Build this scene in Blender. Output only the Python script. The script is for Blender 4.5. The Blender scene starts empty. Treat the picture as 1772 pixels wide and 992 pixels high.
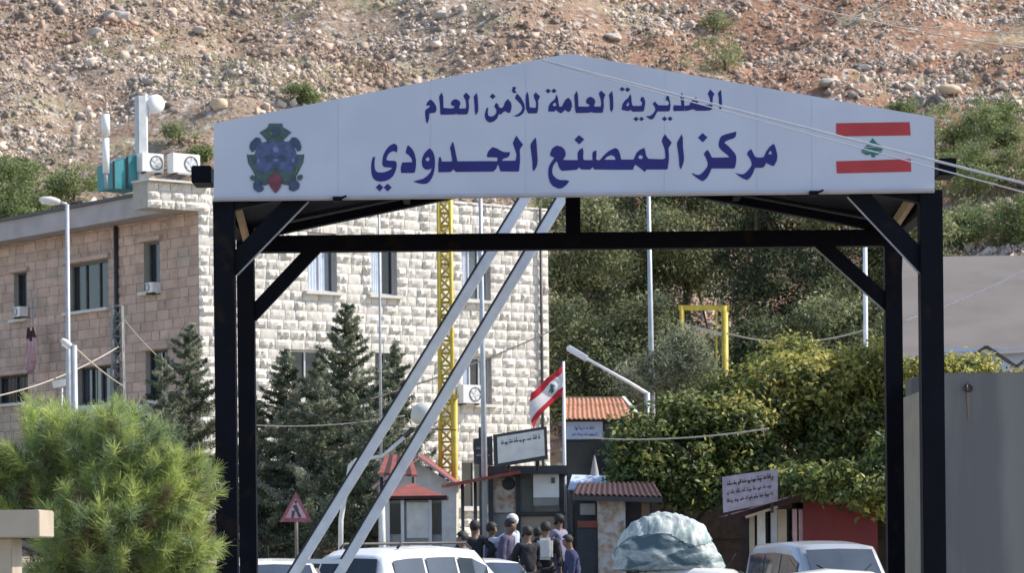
import bpy, bmesh, math, random
import numpy as np
from mathutils import Vector, Matrix, noise as mnoise
from mathutils.geometry import tessellate_polygon

SC = bpy.context.scene
COL = SC.collection
R = math.radians
# ------------------------------------------------------------------ camera, sky, sun, exposure
F = 5150.0            # focal length in pixels of the 1772 px wide photograph
ROLL = R(0.6)
CZ = 1.7
HOR = 950.0
cam_d = bpy.data.cameras.new('camera')
cam = bpy.data.objects.new('camera', cam_d)
COL.objects.link(cam)
cam.location = (0, 0, CZ)
cam.rotation_euler = (R(90), ROLL, 0)
cam_d.sensor_width = 36.0
cam_d.lens = 36.0 * F / 1772.0
cam_d.shift_y = (HOR - 496.0) / 1772.0
cam_d.clip_start = 0.5
cam_d.clip_end = 2000
cam_d.dof.use_dof = True
cam_d.dof.focus_distance = 38.0
cam_d.dof.aperture_fstop = 5.6
SC.camera = cam

SUN_EL = R(44)
SUN_AZ = Vector((0.99, 0.14))
SUN_AZ.normalize()
world = bpy.data.worlds.new('World')
SC.world = world
world.use_nodes = True
wn = world.node_tree
sky = wn.nodes.new('ShaderNodeTexSky')
sky.sky_type = 'NISHITA'
sky.sun_disc = False
sky.sun_elevation = SUN_EL
sky.sun_rotation = math.atan2(SUN_AZ.x, SUN_AZ.y)
sky.altitude = 900
sky.dust_density = 2.0
bg = wn.nodes['Background']
bg.inputs['Strength'].default_value = 0.15
wn.links.new(sky.outputs[0], bg.inputs['Color'])
sun_d = bpy.data.lights.new('sun', 'SUN')
sun_d.energy = 3.7
sun_d.angle = R(0.6)
sun_d.color = (1.0, 0.94, 0.85)
sun = bpy.data.objects.new('sun', sun_d)
COL.objects.link(sun)
sdir = Vector((SUN_AZ.x * math.cos(SUN_EL), SUN_AZ.y * math.cos(SUN_EL), math.sin(SUN_EL)))
sun.rotation_euler = (-sdir).to_track_quat('-Z', 'Y').to_euler()
sun.location = (40, 5, 60)
SC.view_settings.view_transform = 'Standard'
SC.view_settings.look = 'None'
SC.view_settings.gamma = 1.0
SC.view_settings.exposure = 0.72
SC.cycles.max_bounces = 6
SC.cycles.transparent_max_bounces = 8

# ------------------------------------------------------------------ measuring helpers
cr, sr = math.cos(ROLL), math.sin(ROLL)
def P(px, py, D):
    """point seen at pixel (px,py) of the photograph, D metres away"""
    dx, dy = px - 886.0, HOR - py
    u = dx * cr + dy * sr
    v = -dx * sr + dy * cr
    return Vector((u / F * D, D, CZ + v / F * D))
def hit(px, py, o, n):
    d = P(px, py, 1.0) - Vector((0, 0, CZ))
    c = Vector((0, 0, CZ))
    t = (Vector(o) - c).dot(n) / d.dot(n)
    return c + d * t
GP = [(-100, 0), (50, 0), (57, .45), (75, 1.0), (95, 2.0), (106, 3.5), (400, 3.5 + .45 * 294)]
GX = np.array([p[0] for p in GP], float); GZ = np.array([p[1] for p in GP], float)
def _hash(ix, iy, s):
    h = np.sin(ix * 127.1 + iy * 311.7 + s * 74.7) * 43758.5453
    return h - np.floor(h)
def vnoise(x, y, s=0):
    x = np.asarray(x, float); y = np.asarray(y, float)
    ix, iy = np.floor(x), np.floor(y)
    fx, fy = x - ix, y - iy
    fx = fx * fx * (3 - 2 * fx); fy = fy * fy * (3 - 2 * fy)
    a = _hash(ix, iy, s); b = _hash(ix + 1, iy, s); c = _hash(ix, iy + 1, s); d = _hash(ix + 1, iy + 1, s)
    return (a * (1 - fx) + b * fx) * (1 - fy) + (c * (1 - fx) + d * fx) * fy
def fbm(x, y, s=0, o=4):
    t, a = 0, .5
    for k in range(o):
        t = t + a * vnoise(np.asarray(x) * 2 ** k, np.asarray(y) * 2 ** k, s + k * 3.1)
        a *= .5
    return t
def H(x, y):
    x = np.asarray(x, float); y = np.asarray(y, float)
    z = np.interp(y, GX, GZ)
    k = np.clip((y - 106) / 14, 0, 1)
    return z + k * ((fbm(x / 14, y / 14, 5, 4) - .47) * 5.0 + (fbm(x / 2.2, y / 2.2, 9, 3) - .43) * 1.5)
def g(x, y):
    return float(H(x, y))

# ------------------------------------------------------------------ materials
def mat(name, col, rough=.7, var=.15, vs=4.0, bump=0.0, bs=30.0, isl=0.0, metal=0.0, transl=0.0, spec=None, col2=None, c2s=1.0, c2lo=.45, c2hi=.6, coat=0.0, stretch=None, dist=0):
    m = bpy.data.materials.new(name)
    m.use_nodes = True
    nt = m.node_tree; N = nt.nodes; L = nt.links
    b = N['Principled BSDF']
    b.inputs['Roughness'].default_value = rough
    b.inputs['Metallic'].default_value = metal
    if spec is not None: b.inputs['Specular IOR Level'].default_value = spec
    if coat: b.inputs['Coat Weight'].default_value = coat
    tc = N.new('ShaderNodeTexCoord')
    def noise(sc, det=4):
        n = N.new('ShaderNodeTexNoise'); n.inputs['Scale'].default_value = sc; n.inputs['Detail'].default_value = det
        n.inputs['Distortion'].default_value = dist
        if stretch:
            mp = N.new('ShaderNodeMapping'); mp.inputs['Scale'].default_value = stretch
            L.new(tc.outputs['Object'], mp.inputs[0]); L.new(mp.outputs[0], n.inputs['Vector'])
        else: L.new(tc.outputs['Object'], n.inputs['Vector'])
        return n
    def mix(a, bb, f):
        x = N.new('ShaderNodeMix'); x.data_type = 'RGBA'
        for i, v in ((6, a), (7, bb)):
            if hasattr(v, 'links'): L.new(v, x.inputs[i])
            else: x.inputs[i].default_value = (*v[:3], 1)
        if hasattr(f, 'links'): L.new(f, x.inputs[0])
        else: x.inputs[0].default_value = f
        return x.outputs[2]
    def ramp(f, lo, hi):
        r = N.new('ShaderNodeMapRange'); r.inputs[1].default_value = lo; r.inputs[2].default_value = hi
        L.new(f, r.inputs[0]); return r.outputs[0]
    c = np.array(col[:3])
    n1 = noise(vs, 6)
    out = mix(tuple(c * (1 - var)), tuple(np.minimum(c * (1 + var), .95)), ramp(n1.outputs['Fac'], .3, .7))
    if col2 is not None:
        n2 = noise(c2s, 5)
        out = mix(out, col2, ramp(n2.outputs['Fac'], c2lo, c2hi))
    if isl:
        ge = N.new('ShaderNodeNewGeometry')
        h = N.new('ShaderNodeHueSaturation')
        mr = N.new('ShaderNodeMapRange'); mr.inputs[3].default_value = 1 - isl; mr.inputs[4].default_value = 1 + isl
        L.new(ge.outputs['Random Per Island'], mr.inputs[0])
        L.new(mr.outputs[0], h.inputs['Value']); L.new(out, h.inputs['Color'])
        out = h.outputs['Color']
    L.new(out, b.inputs['Base Color'])
    if bump:
        bn = noise(bs, 6); bp = N.new('ShaderNodeBump'); bp.inputs['Strength'].default_value = bump
        bp.inputs['Distance'].default_value = .03
        L.new(bn.outputs['Fac'], bp.inputs['Height']); L.new(bp.outputs[0], b.inputs['Normal'])
    if transl:
        t = N.new('ShaderNodeBsdfTranslucent'); L.new(out, t.inputs['Color'])
        ms = N.new('ShaderNodeMixShader'); ms.inputs[0].default_value = transl
        L.new(b.outputs[0], ms.inputs[1]); L.new(t.outputs[0], ms.inputs[2])
        L.new(ms.outputs[0], N['Material Output'].inputs['Surface'])
    return m

M = {}
M['steel_black'] = mat('black_steel_paint', (.003, .0034, .008), .6, .3, 3, .1, 40, spec=.12, col2=(.016, .010, .007), c2s=3.5, c2lo=.60, c2hi=.72)
M['lit_edge'] = mat('lit_edge_grey', (.30, .30, .31), .6, .2, 6)  # pale grey standing in for ground light on the brace edges
M['sign_white'] = mat('white_sign_sheet', (.54, .565, .655), .55, .05, .8, col2=(.515, .54, .63), c2s=1.3, spec=.2)
M['sign_lip'] = mat('sign_lip', (.42, .40, .42), .6, .1, 3)
M['seam'] = mat('sheet_seam', (.51, .535, .625), .6, .1, 3)
M['navy_letters'] = mat('navy_letters', (.012, .012, .16), .6, .12, 4)
M['red_paint'] = mat('red_paint', (.42, .035, .04), .6, .1, 4)
M['green_paint'] = mat('green_paint', (.02, .14, .12), .6, .1, 6)
M['em_green'] = mat('emblem_green', (.06, .10, .10), .6, .35, 14)
M['em_blue'] = mat('emblem_blue', (.075, .10, .21), .6, .3, 14)
M['em_navy'] = mat('emblem_navy', (.045, .07, .13), .6, .25, 14)
M['em_red'] = mat('emblem_red', (.17, .04, .06), .6, .3, 14)
M['em_mid'] = mat('emblem_pale_blue', (.16, .19, .38), .6, .2, 14)
M['em_lime'] = mat('emblem_lime', (.10, .17, .06), .6, .2, 14)
M['timber'] = mat('raw_timber', (.42, .30, .17), .8, .2, 8, .1)
M['silver'] = mat('galvanised_steel', (.82, .83, .86), .5, .1, 5)
M['pole_grey'] = mat('grey_pole_steel', (.40, .42, .44), .5, .12, 5, metal=.3)
M['white_paint'] = mat('white_paint', (.78, .78, .77), .45, .06, 4)
M['off_white'] = mat('off_white', (.66, .64, .60), .7, .12, 5)
M['stone_white'] = mat('white_limestone', (.645, .605, .54), .9, .12, 3, .35, 14, isl=.08, spec=.1, col2=(.60, .56, .50), c2s=.45, c2lo=.52, c2hi=.75, stretch=(1, 1, .45))
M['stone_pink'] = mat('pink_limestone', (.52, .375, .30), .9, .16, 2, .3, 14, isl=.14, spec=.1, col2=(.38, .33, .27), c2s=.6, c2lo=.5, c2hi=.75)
M['mortar'] = mat('mortar', (.40, .37, .33), .95, .1, 5)
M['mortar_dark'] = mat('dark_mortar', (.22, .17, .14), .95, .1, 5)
M['concrete'] = mat('concrete', (.36, .35, .35), .9, .12, 2, .15, 20)
M['concrete_roof'] = mat('roof_concrete', (.40, .365, .36), .9, .14, 1.2, .15, 20)
M['sill'] = mat('pale_sill', (.62, .59, .54), .8, .08, 5)
M['glass_dark'] = mat('dark_glass', (.02, .024, .03), .12, .2, 3, spec=.5)
M['glass_blue'] = mat('sky_reflecting_glass', (.05, .065, .085), .06, .2, 2, spec=.8)
M['curtain'] = mat('pale_curtain', (.50, .56, .66), .8, .12, 6)
M['frame_alu'] = mat('aluminium_frame', (.55, .56, .58), .4, .06, 4, metal=.3)
M['frame_dark'] = mat('dark_frame', (.05, .045, .045), .5, .15, 4)
M['shutter'] = mat('grey_shutter', (.16, .17, .16), .6, .15, 6)
M['ac_white'] = mat('ac_casing', (.74, .73, .70), .5, .05, 4)
M['grille'] = mat('dark_grille', (.10, .10, .11), .5, .1, 10)
M['teal'] = mat('teal_sheet', (.03, .23, .26), .5, .15, 3)
M['yellow'] = mat('yellow_paint', (.56, .42, .05), .55, .18, 5, col2=(.25, .18, .03), c2s=2.5, c2lo=.58, c2hi=.72)
M['tile_orange'] = mat('orange_tile', (.42, .19, .105), .8, .25, 6, .3, 25, isl=.15)
M['tile_red'] = mat('red_roof', (.24, .065, .048), .7, .2, 5, .15)
M['maroon'] = mat('maroon_paint', (.042, .013, .013), .7, .25, 5)
M['red_wall'] = mat('red_wall', (.14, .008, .011), .55, .15, 3)
M['brown'] = mat('brown_panel', (.20, .115, .075), .7, .25, 6)
M['charcoal'] = mat('charcoal', (.035, .037, .043), .6, .2, 5)
M['grey_panel'] = mat('grey_panel', (.28, .285, .285), .6, .12, 4)
M['grey_wall'] = mat('grey_render', (.215, .21, .207), .92, .05, 1.2, .12, 60, col2=(.16, .157, .16), c2s=1.1, spec=.1, stretch=(1.6, 1.6, .25))
M['beige'] = mat('beige_render', (.42, .35, .27), .9, .12, 3, .1, 30)
M['shed_roof'] = mat('weathered_grey_roof', (.145, .124, .112), .85, .08, 1.5, .05, 10, col2=(.165, .142, .13), c2s=.5)
M['bark'] = mat('bark', (.10, .075, .055), .95, .3, 6, .5, 20)
M['bark_grey'] = mat('grey_bark', (.19, .17, .15), .95, .3, 6, .5, 20)
M['fir_a'] = mat('fir_needles', (.15, .175, .105), .8, .25, 1.5, isl=.35, transl=.25)
M['fir_b'] = mat('fir_needles_grey', (.29, .305, .215), .8, .25, 1.5, isl=.3, transl=.25)
M['pine_a'] = mat('pine_olive', (.155, .18, .08), .8, .25, 1, isl=.35, transl=.3)
M['pine_b'] = mat('pine_pale', (.32, .34, .175), .8, .25, 1, isl=.3, transl=.3)
M['pine_c'] = mat('pine_dark', (.05, .068, .036), .8, .25, 1, isl=.35, transl=.2)
M['leaf_a'] = mat('leaf_green', (.19, .22, .06), .6, .25, 1, isl=.35, transl=.35)
M['leaf_b'] = mat('leaf_yellow', (.46, .42, .11), .6, .25, 1, isl=.3, transl=.4)
M['leaf_c'] = mat('leaf_dark', (.075, .105, .03), .6, .25, 1, isl=.35, transl=.3)
M['needle_a'] = mat('needle_lime', (.45, .52, .17), .55, .2, 2, isl=.3, transl=.4)
M['needle_b'] = mat('needle_blue', (.25, .32, .16), .6, .2, 2, isl=.3, transl=.3)
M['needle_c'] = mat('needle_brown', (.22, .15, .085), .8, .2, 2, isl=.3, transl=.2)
M['bush_a'] = mat('bush_sage', (.28, .31, .15), .8, .25, 1, isl=.3, transl=.3)
M['bush_b'] = mat('bush_green', (.18, .24, .075), .8, .25, 1, isl=.3, transl=.3)
M['rock'] = mat('pale_rock', (.47, .39, .32), .95, .25, 1.2, .4, 6, isl=.5, col2=(.33, .22, .16), c2s=.09, c2lo=.42, c2hi=.62)
M['rock_big'] = mat('white_boulder', (.46, .41, .36), .95, .2, 1.2, .5, 6)
M['rock_tan'] = mat('tan_boulder', (.60, .46, .32), .95, .15, 1.2, .3, 6)
M['asphalt'] = mat('asphalt', (.055, .055, .055), .9, .2, 1.5, .2, 60)
M['dust'] = mat('dusty_ground', (.34, .29, .22), .95, .15, .5, .2, 20)
M['kerb'] = mat('kerb_stone', (.42, .41, .38), .9, .1, 4)
M['line_white'] = mat('road_line', (.70, .70, .68), .8, .15, 8)
M['car_white'] = mat('white_car_paint', (.76, .755, .74), .3, .05, 2, coat=.6, col2=(.64, .61, .56), c2s=1.6, c2lo=.5, c2hi=.8)
M['car_silver'] = mat('silver_car_paint', (.48, .49, .50), .3, .04, 2, metal=.4, coat=.5)
M['rubber'] = mat('rubber', (.02, .02, .02), .85, .2, 8)
M['rim'] = mat('alloy_rim', (.45, .45, .46), .35, .05, 4, metal=.6)
M['lens'] = mat('lamp_lens', (.75, .75, .72), .15, .05, 4)
M['lens_red'] = mat('red_lens', (.40, .02, .02), .2, .05, 4)
M['skin'] = mat('skin', (.17, .10, .068), .6, .08, 6)
M['hair'] = mat('dark_hair', (.018, .014, .012), .7, .2, 20)
M['cable_white'] = mat('white_cable', (.58, .56, .57), .6, .08, 4)
M['cable_dark'] = mat('dark_cable', (.06, .055, .05), .7, .1, 4)
M['cable_tan'] = mat('tan_cable', (.50, .44, .36), .7, .1, 4)
M['wrap'] = mat('plastic_wrap', (.36, .40, .385), .5, .3, 6, .3, 12, col2=(.08, .13, .145), c2s=2.2, c2lo=.46, c2hi=.55, spec=.35, stretch=(.8, 1, 2.2), dist=1.2)
M['wrap_top'] = mat('pale_plastic_sheet', (.44, .48, .46), .55, .25, 8, .25, 14, spec=.35, col2=(.20, .27, .27), c2s=2.6, c2lo=.52, c2hi=.62, dist=1.0, stretch=(2, 1, .7))
M['pink_sheet'] = mat('faded_pink', (.52, .34, .36), .6, .15, 10)
M['sign_red_faded'] = mat('faded_red', (.30, .10, .12), .7, .25, 8)
M['globe'] = mat('shaded_globe', (.56, .54, .47), .55, .12, 5)  # off-white lamp head, shade put into the colour by darkening it
M['mauve'] = mat('mauve_sheet', (.34, .30, .36), .7, .25, 5)
M['poster'] = mat('poster_print', (.42, .30, .22), .7, .45, 9, col2=(.55, .52, .48), c2s=5)
M['blue_white'] = mat('pale_blue_sheet', (.48, .55, .68), .6, .12, 4)
M['blue_marks'] = mat('blue_marks', (.10, .14, .40), .6, .1, 4)
M['grey_marks'] = mat('dark_grey_marks', (.05, .05, .07), .6, .1, 4)
M['leather'] = mat('dark_shoe', (.03, .025, .02), .5, .1, 4)

def hill_material():
    m = bpy.data.materials.new('stony_soil'); m.use_nodes = True
    nt = m.node_tree; N = nt.nodes; L = nt.links; b = N['Principled BSDF']
    b.inputs['Roughness'].default_value = .95; b.inputs['Specular IOR Level'].default_value = .1
    tc = N.new('ShaderNodeTexCoord')
    def noise(s, d=6):
        n = N.new('ShaderNodeTexNoise'); n.inputs['Scale'].default_value = s; n.inputs['Detail'].default_value = d
        L.new(tc.outputs['Object'], n.inputs['Vector']); return n.outputs['Fac']
    def rng(f, a, c, lo=0, hi=1):
        r = N.new('ShaderNodeMapRange'); r.inputs[1].default_value = a; r.inputs[2].default_value = c
        r.inputs[3].default_value = lo; r.inputs[4].default_value = hi; L.new(f, r.inputs[0]); return r.outputs[0]
    def mix(a, c, f):
        x = N.new('ShaderNodeMix'); x.data_type = 'RGBA'
        for i, v in ((6, a), (7, c)):
            if hasattr(v, 'links'): L.new(v, x.inputs[i])
            else: x.inputs[i].default_value = (*v, 1)
        L.new(f, x.inputs[0]); return x.outputs[2]
    sep = N.new('ShaderNodeSeparateXYZ'); L.new(tc.outputs['Object'], sep.inputs[0])
    ad = N.new('ShaderNodeMath'); ad.operation = 'MULTIPLY_ADD'; ad.inputs[1].default_value = .030; ad.inputs[2].default_value = 0
    L.new(sep.outputs[0], ad.inputs[0])
    a2 = N.new('ShaderNodeMath'); a2.operation = 'ADD'; L.new(ad.outputs[0], a2.inputs[0]); L.new(noise(.09), a2.inputs[1])
    soil = mix((.30, .225, .165), (.32, .18, .115), rng(a2.outputs[0], .35, .85))      # beige at the left, redder earth at the right
    soil = mix(soil, (.20, .125, .085), rng(noise(.35), .5, .72))
    soil = mix(soil, (.32, .29, .17), rng(noise(.22, 8), .52, .70))                      # dry grass
    soil = mix(soil, (.46, .42, .37), rng(noise(1.9, 8), .55, .66))                      # small stones
    soil = mix(soil, (.14, .10, .075), rng(noise(2.6, 8), .58, .70))
    L.new(soil, b.inputs['Base Color'])
    bp = N.new('ShaderNodeBump'); bp.inputs['Strength'].default_value = .9; bp.inputs['Distance'].default_value = .25
    L.new(noise(2.6, 10), bp.inputs['Height']); L.new(bp.outputs[0], b.inputs['Normal'])
    return m
M['hill'] = hill_material()

# ------------------------------------------------------------------ mesh helpers
def wloc(o):
    v = Vector((0, 0, 0))
    while o is not None:
        v = v + o.location; o = o.parent
    return v
def tag(o, label=None, cat=None, group=None, kind=None):
    for k, v in (('label', label), ('category', cat), ('group', group), ('kind', kind)):
        if v: o[k] = v
    return o
def thing(name, label, cat, loc=(0, 0, 0), group=None):
    o = bpy.data.objects.new(name, None); COL.objects.link(o)
    o.empty_display_size = .2
    o.location = loc
    return tag(o, label, cat, group)
class MB:
    def __init__(s, T=None):
        s.v, s.f, s.mi, s.sm, s.cur = [], [], [], [], 0
        s.T = T
    def add(s, vs, fs, smooth=False):
        o = len(s.v)
        for p in vs:
            p = Vector(p)
            s.v.append(s.T @ p if s.T is not None else p)
        for f in fs:
            s.f.append([i + o for i in f]); s.mi.append(s.cur); s.sm.append(smooth)
        return s
    def box(s, c, size, rot=None):
        hx, hy, hz = (d / 2 for d in size)
        c = Vector(c)
        vs = []
        for x in (-hx, hx):
            for y in (-hy, hy):
                for z in (-hz, hz):
                    p = Vector((x, y, z))
                    if rot is not None: p = rot @ p
                    vs.append(c + p)
        return s.add(vs, [(0, 1, 3, 2), (4, 6, 7, 5), (0, 4, 5, 1), (2, 3, 7, 6), (0, 2, 6, 4), (1, 5, 7, 3)])
    def beam(s, a, b, w, h, up=(0, 0, 1), ea=0, eb=0):
        a, b = Vector(a), Vector(b)
        d = (b - a).normalized()
        a = a - d * ea; b = b + d * eb
        u = Vector(up)
        x = d.cross(u)
        if x.length < 1e-4: x = d.cross(Vector((0, 1, 0)))
        x.normalize(); y = x.cross(d).normalized()
        vs = []
        for p in (a, b):
            for sx, sy in ((-1, -1), (1, -1), (1, 1), (-1, 1)):
                vs.append(p + x * sx * w / 2 + y * sy * h / 2)
        return s.add(vs, [(3, 2, 1, 0), (4, 5, 6, 7), (0, 1, 5, 4), (1, 2, 6, 5), (2, 3, 7, 6), (3, 0, 4, 7)])
    def tube(s, pts, r, n=10, cap=True):
        pts = [Vector(p) for p in pts]
        rs = r if isinstance(r, (list, tuple)) else [r] * len(pts)
        vs, fs = [], []
        ref = None
        for i, p in enumerate(pts):
            d = (pts[min(i + 1, len(pts) - 1)] - pts[max(i - 1, 0)]).normalized()
            if ref is None:
                ref = d.orthogonal().normalized()
            x = (ref - d * ref.dot(d)).normalized(); ref = x
            y = d.cross(x)
            for k in range(n):
                a = 2 * math.pi * k / n
                vs.append(p + (x * math.cos(a) + y * math.sin(a)) * rs[i])
        for i in range(len(pts) - 1):
            for k in range(n):
                fs.append((i * n + k, i * n + (k + 1) % n, (i + 1) * n + (k + 1) % n, (i + 1) * n + k))
        s.add(vs, fs, True)
        if cap:
            o = len(s.v) - len(vs)
            s.f.append([o + k for k in range(n)][::-1]); s.mi.append(s.cur); s.sm.append(False)
            e = o + (len(pts) - 1) * n
            s.f.append([e + k for k in range(n)]); s.mi.append(s.cur); s.sm.append(False)
        return s
    def lathe(s, c, axis, prof, n=16, smooth=True):
        """prof: list of (radius, distance along axis)"""
        c = Vector(c); ax = Vector(axis).normalized()
        x = ax.orthogonal().normalized(); y = ax.cross(x)
        vs, fs = [], []
        for r, h in prof:
            for k in range(n):
                a = 2 * math.pi * k / n
                vs.append(c + ax * h + (x * math.cos(a) + y * math.sin(a)) * r)
        for i in range(len(prof) - 1):
            for k in range(n):
                fs.append((i * n + k, i * n + (k + 1) % n, (i + 1) * n + (k + 1) % n, (i + 1) * n + k))
        s.add(vs, fs, smooth)
        return s
    def prism(s, pts, n):
        """closed polygon pts extruded by vector n"""
        n = Vector(n); pts = [Vector(p) for p in pts]; k = len(pts)
        vs = pts + [p + n for p in pts]
        tri = tessellate_polygon([pts])
        fs = [tuple(t) for t in tri] + [tuple(i + k for i in reversed(t)) for t in tri]
        fs += [(i, (i + 1) % k, (i + 1) % k + k, i + k) for i in range(k)]
        return s.add(vs, fs)
    def flat(s, loops):
        pts = [Vector(p) for l in loops for p in l]
        tri = tessellate_polygon([[Vector(p) for p in l] for l in loops])
        return s.add(pts, [tuple(t) for t in tri])
    def quad(s, a, b, c, d):
        return s.add([a, b, c, d], [(0, 1, 2, 3)])
    def build(s, name, mats, parent=None, origin=None, bevel=0, fix=True):
        me = bpy.data.meshes.new(name)
        base = wloc(parent) if parent is not None else Vector(origin if origin is not None else (0, 0, 0))
        me.from_pydata([tuple(v - base) for v in s.v], [], s.f)
        if not isinstance(mats, (list, tuple)): mats = [mats]
        for m in mats: me.materials.append(m)
        me.polygons.foreach_set('material_index', s.mi)
        me.polygons.foreach_set('use_smooth', s.sm)
        if fix or bevel:
            bm = bmesh.new(); bm.from_mesh(me)
            if bevel:
                es = [e for e in bm.edges if len(e.link_faces) == 2 and e.calc_face_angle(0) > .6]
                bmesh.ops.bevel(bm, geom=es, offset=bevel, segments=2, affect='EDGES', clamp_overlap=True)
            bmesh.ops.recalc_face_normals(bm, faces=bm.faces)
            bm.to_mesh(me); bm.free()
        me.update()
        o = bpy.data.objects.new(name, me); COL.objects.link(o)
        if parent is not None: o.parent = parent
        else: o.location = base
        return o

def np_mesh(name, V, nper, mats, midx=None, parent=None, smooth=False, origin=None):
    """many separate polygons of nper corners each; V is (N*nper,3)"""
    base = wloc(parent) if parent is not None else Vector(origin if origin is not None else (0, 0, 0))
    V = np.asarray(V, np.float32) - np.array(base, np.float32)
    n = len(V) // nper
    me = bpy.data.meshes.new(name)
    me.vertices.add(len(V)); me.vertices.foreach_set('co', V.ravel())
    me.loops.add(len(V)); me.loops.foreach_set('vertex_index', np.arange(len(V), dtype=np.int32))
    me.polygons.add(n); me.polygons.foreach_set('loop_start', np.arange(0, len(V), nper, dtype=np.int32))
    for m in mats: me.materials.append(m)
    if midx is not None: me.polygons.foreach_set('material_index', np.asarray(midx, np.int32))
    if smooth: me.polygons.foreach_set('use_smooth', np.ones(n, bool))
    me.update(calc_edges=True); me.validate()
    o = bpy.data.objects.new(name, me); COL.objects.link(o)
    if parent is not None: o.parent = parent
    else: o.location = base
    return o
def np_indexed(name, V, Fc, mats, midx=None, parent=None, smooth=False, origin=None):
    base = wloc(parent) if parent is not None else Vector(origin if origin is not None else (0, 0, 0))
    V = np.asarray(V, np.float32) - np.array(base, np.float32)
    Fc = np.asarray(Fc, np.int32); n, k = Fc.shape
    me = bpy.data.meshes.new(name)
    me.vertices.add(len(V)); me.vertices.foreach_set('co', V.ravel())
    me.loops.add(n * k); me.loops.foreach_set('vertex_index', Fc.ravel())
    me.polygons.add(n); me.polygons.foreach_set('loop_start', np.arange(0, n * k, k, dtype=np.int32))
    for m in mats: me.materials.append(m)
    if midx is not None: me.polygons.foreach_set('material_index', np.asarray(midx, np.int32))
    if smooth: me.polygons.foreach_set('use_smooth', np.ones(n, bool))
    me.update(calc_edges=True); me.validate()
    o = bpy.data.objects.new(name, me); COL.objects.link(o)
    if parent is not None: o.parent = parent
    else: o.location = base
    return o
def unit(a):
    return a / np.maximum(np.linalg.norm(a, axis=-1, keepdims=True), 1e-9)
# ================================================================== SETTING: ground, road, hill
def ground_sheet():
    ys = [-30, 20, 50, 53, 57, 66, 75, 85, 95, 100, 106]
    xs = [-160, -60, -20, 0, 20, 60, 160]
    vs = [(x, y, float(np.interp(y, GX, GZ))) for y in ys for x in xs]
    n = len(xs)
    fs = [(j * n + i, j * n + i + 1, (j + 1) * n + i + 1, (j + 1) * n + i) for j in range(len(ys) - 1) for i in range(n - 1)]
    b = MB(); b.add(vs, fs); tag(b.build('ground', M['dust']), kind='structure')
def strip(name, m, x0, x1, y0, y1, dz, thick=0):
    b = MB(); ys = [y0] + [y for y in (20, 50, 53, 57, 66, 75, 85, 95) if y0 < y < y1] + [y1]
    vs = []
    for y in ys:
        z = float(np.interp(y, GX, GZ)) + dz
        vs += [(x0, y, z), (x1, y, z)]
    fs = [(2 * i, 2 * i + 1, 2 * i + 3, 2 * i + 2) for i in range(len(ys) - 1)]
    b.add(vs, fs)
    if thick:
        lo = [(x, y, z - thick) for x, y, z in vs]
        n = len(vs); b.add(vs + lo, [(2 * i + k, 2 * i + 2 + k, 2 * i + 2 + k + n, 2 * i + k + n) for i in range(len(ys) - 1) for k in (0, 1)])
        b.add([vs[0], vs[1], lo[1], lo[0]], [(0, 1, 2, 3)])
    return b
ground_sheet()
tag(strip('road', M['asphalt'], -3.4, 3.9, -30, 86, .004).build('road', M['asphalt']), kind='structure')
tag(strip('pavement', M['kerb'], -5.2, -3.4, -30, 74, .13, .13).build('pavement', M['kerb']), kind='structure')
tag(strip('pavement', M['kerb'], 3.9, 4.4, -30, 74, .13, .13).build('pavement', M['kerb']), kind='structure')
for y in range(-20, 50, 8):
    pass
b = MB()
for y in range(-20, 46, 8):
    b.quad((.18, y, .008), (.32, y, .008), (.32, y + 3, .008), (.18, y + 3, .008))
tag(b.build('road_marking', M['line_white']), kind='structure')

def hill():
    xs = np.arange(-84, 84.1, .7); ys = np.arange(106, 262, .7)
    X, Y = np.meshgrid(xs, ys)
    Z = H(X, Y)
    V = np.stack([X, Y, Z], -1).reshape(-1, 3)
    n = len(xs); i, j = np.meshgrid(np.arange(n - 1), np.arange(len(ys) - 1))
    a = (j * n + i).ravel()
    Fc = np.stack([a, a + 1, a + n + 1, a + n], -1)
    o = np_indexed('hill', V, Fc, [M['hill']], smooth=True)
    tag(o, kind='structure')
hill()

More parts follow.
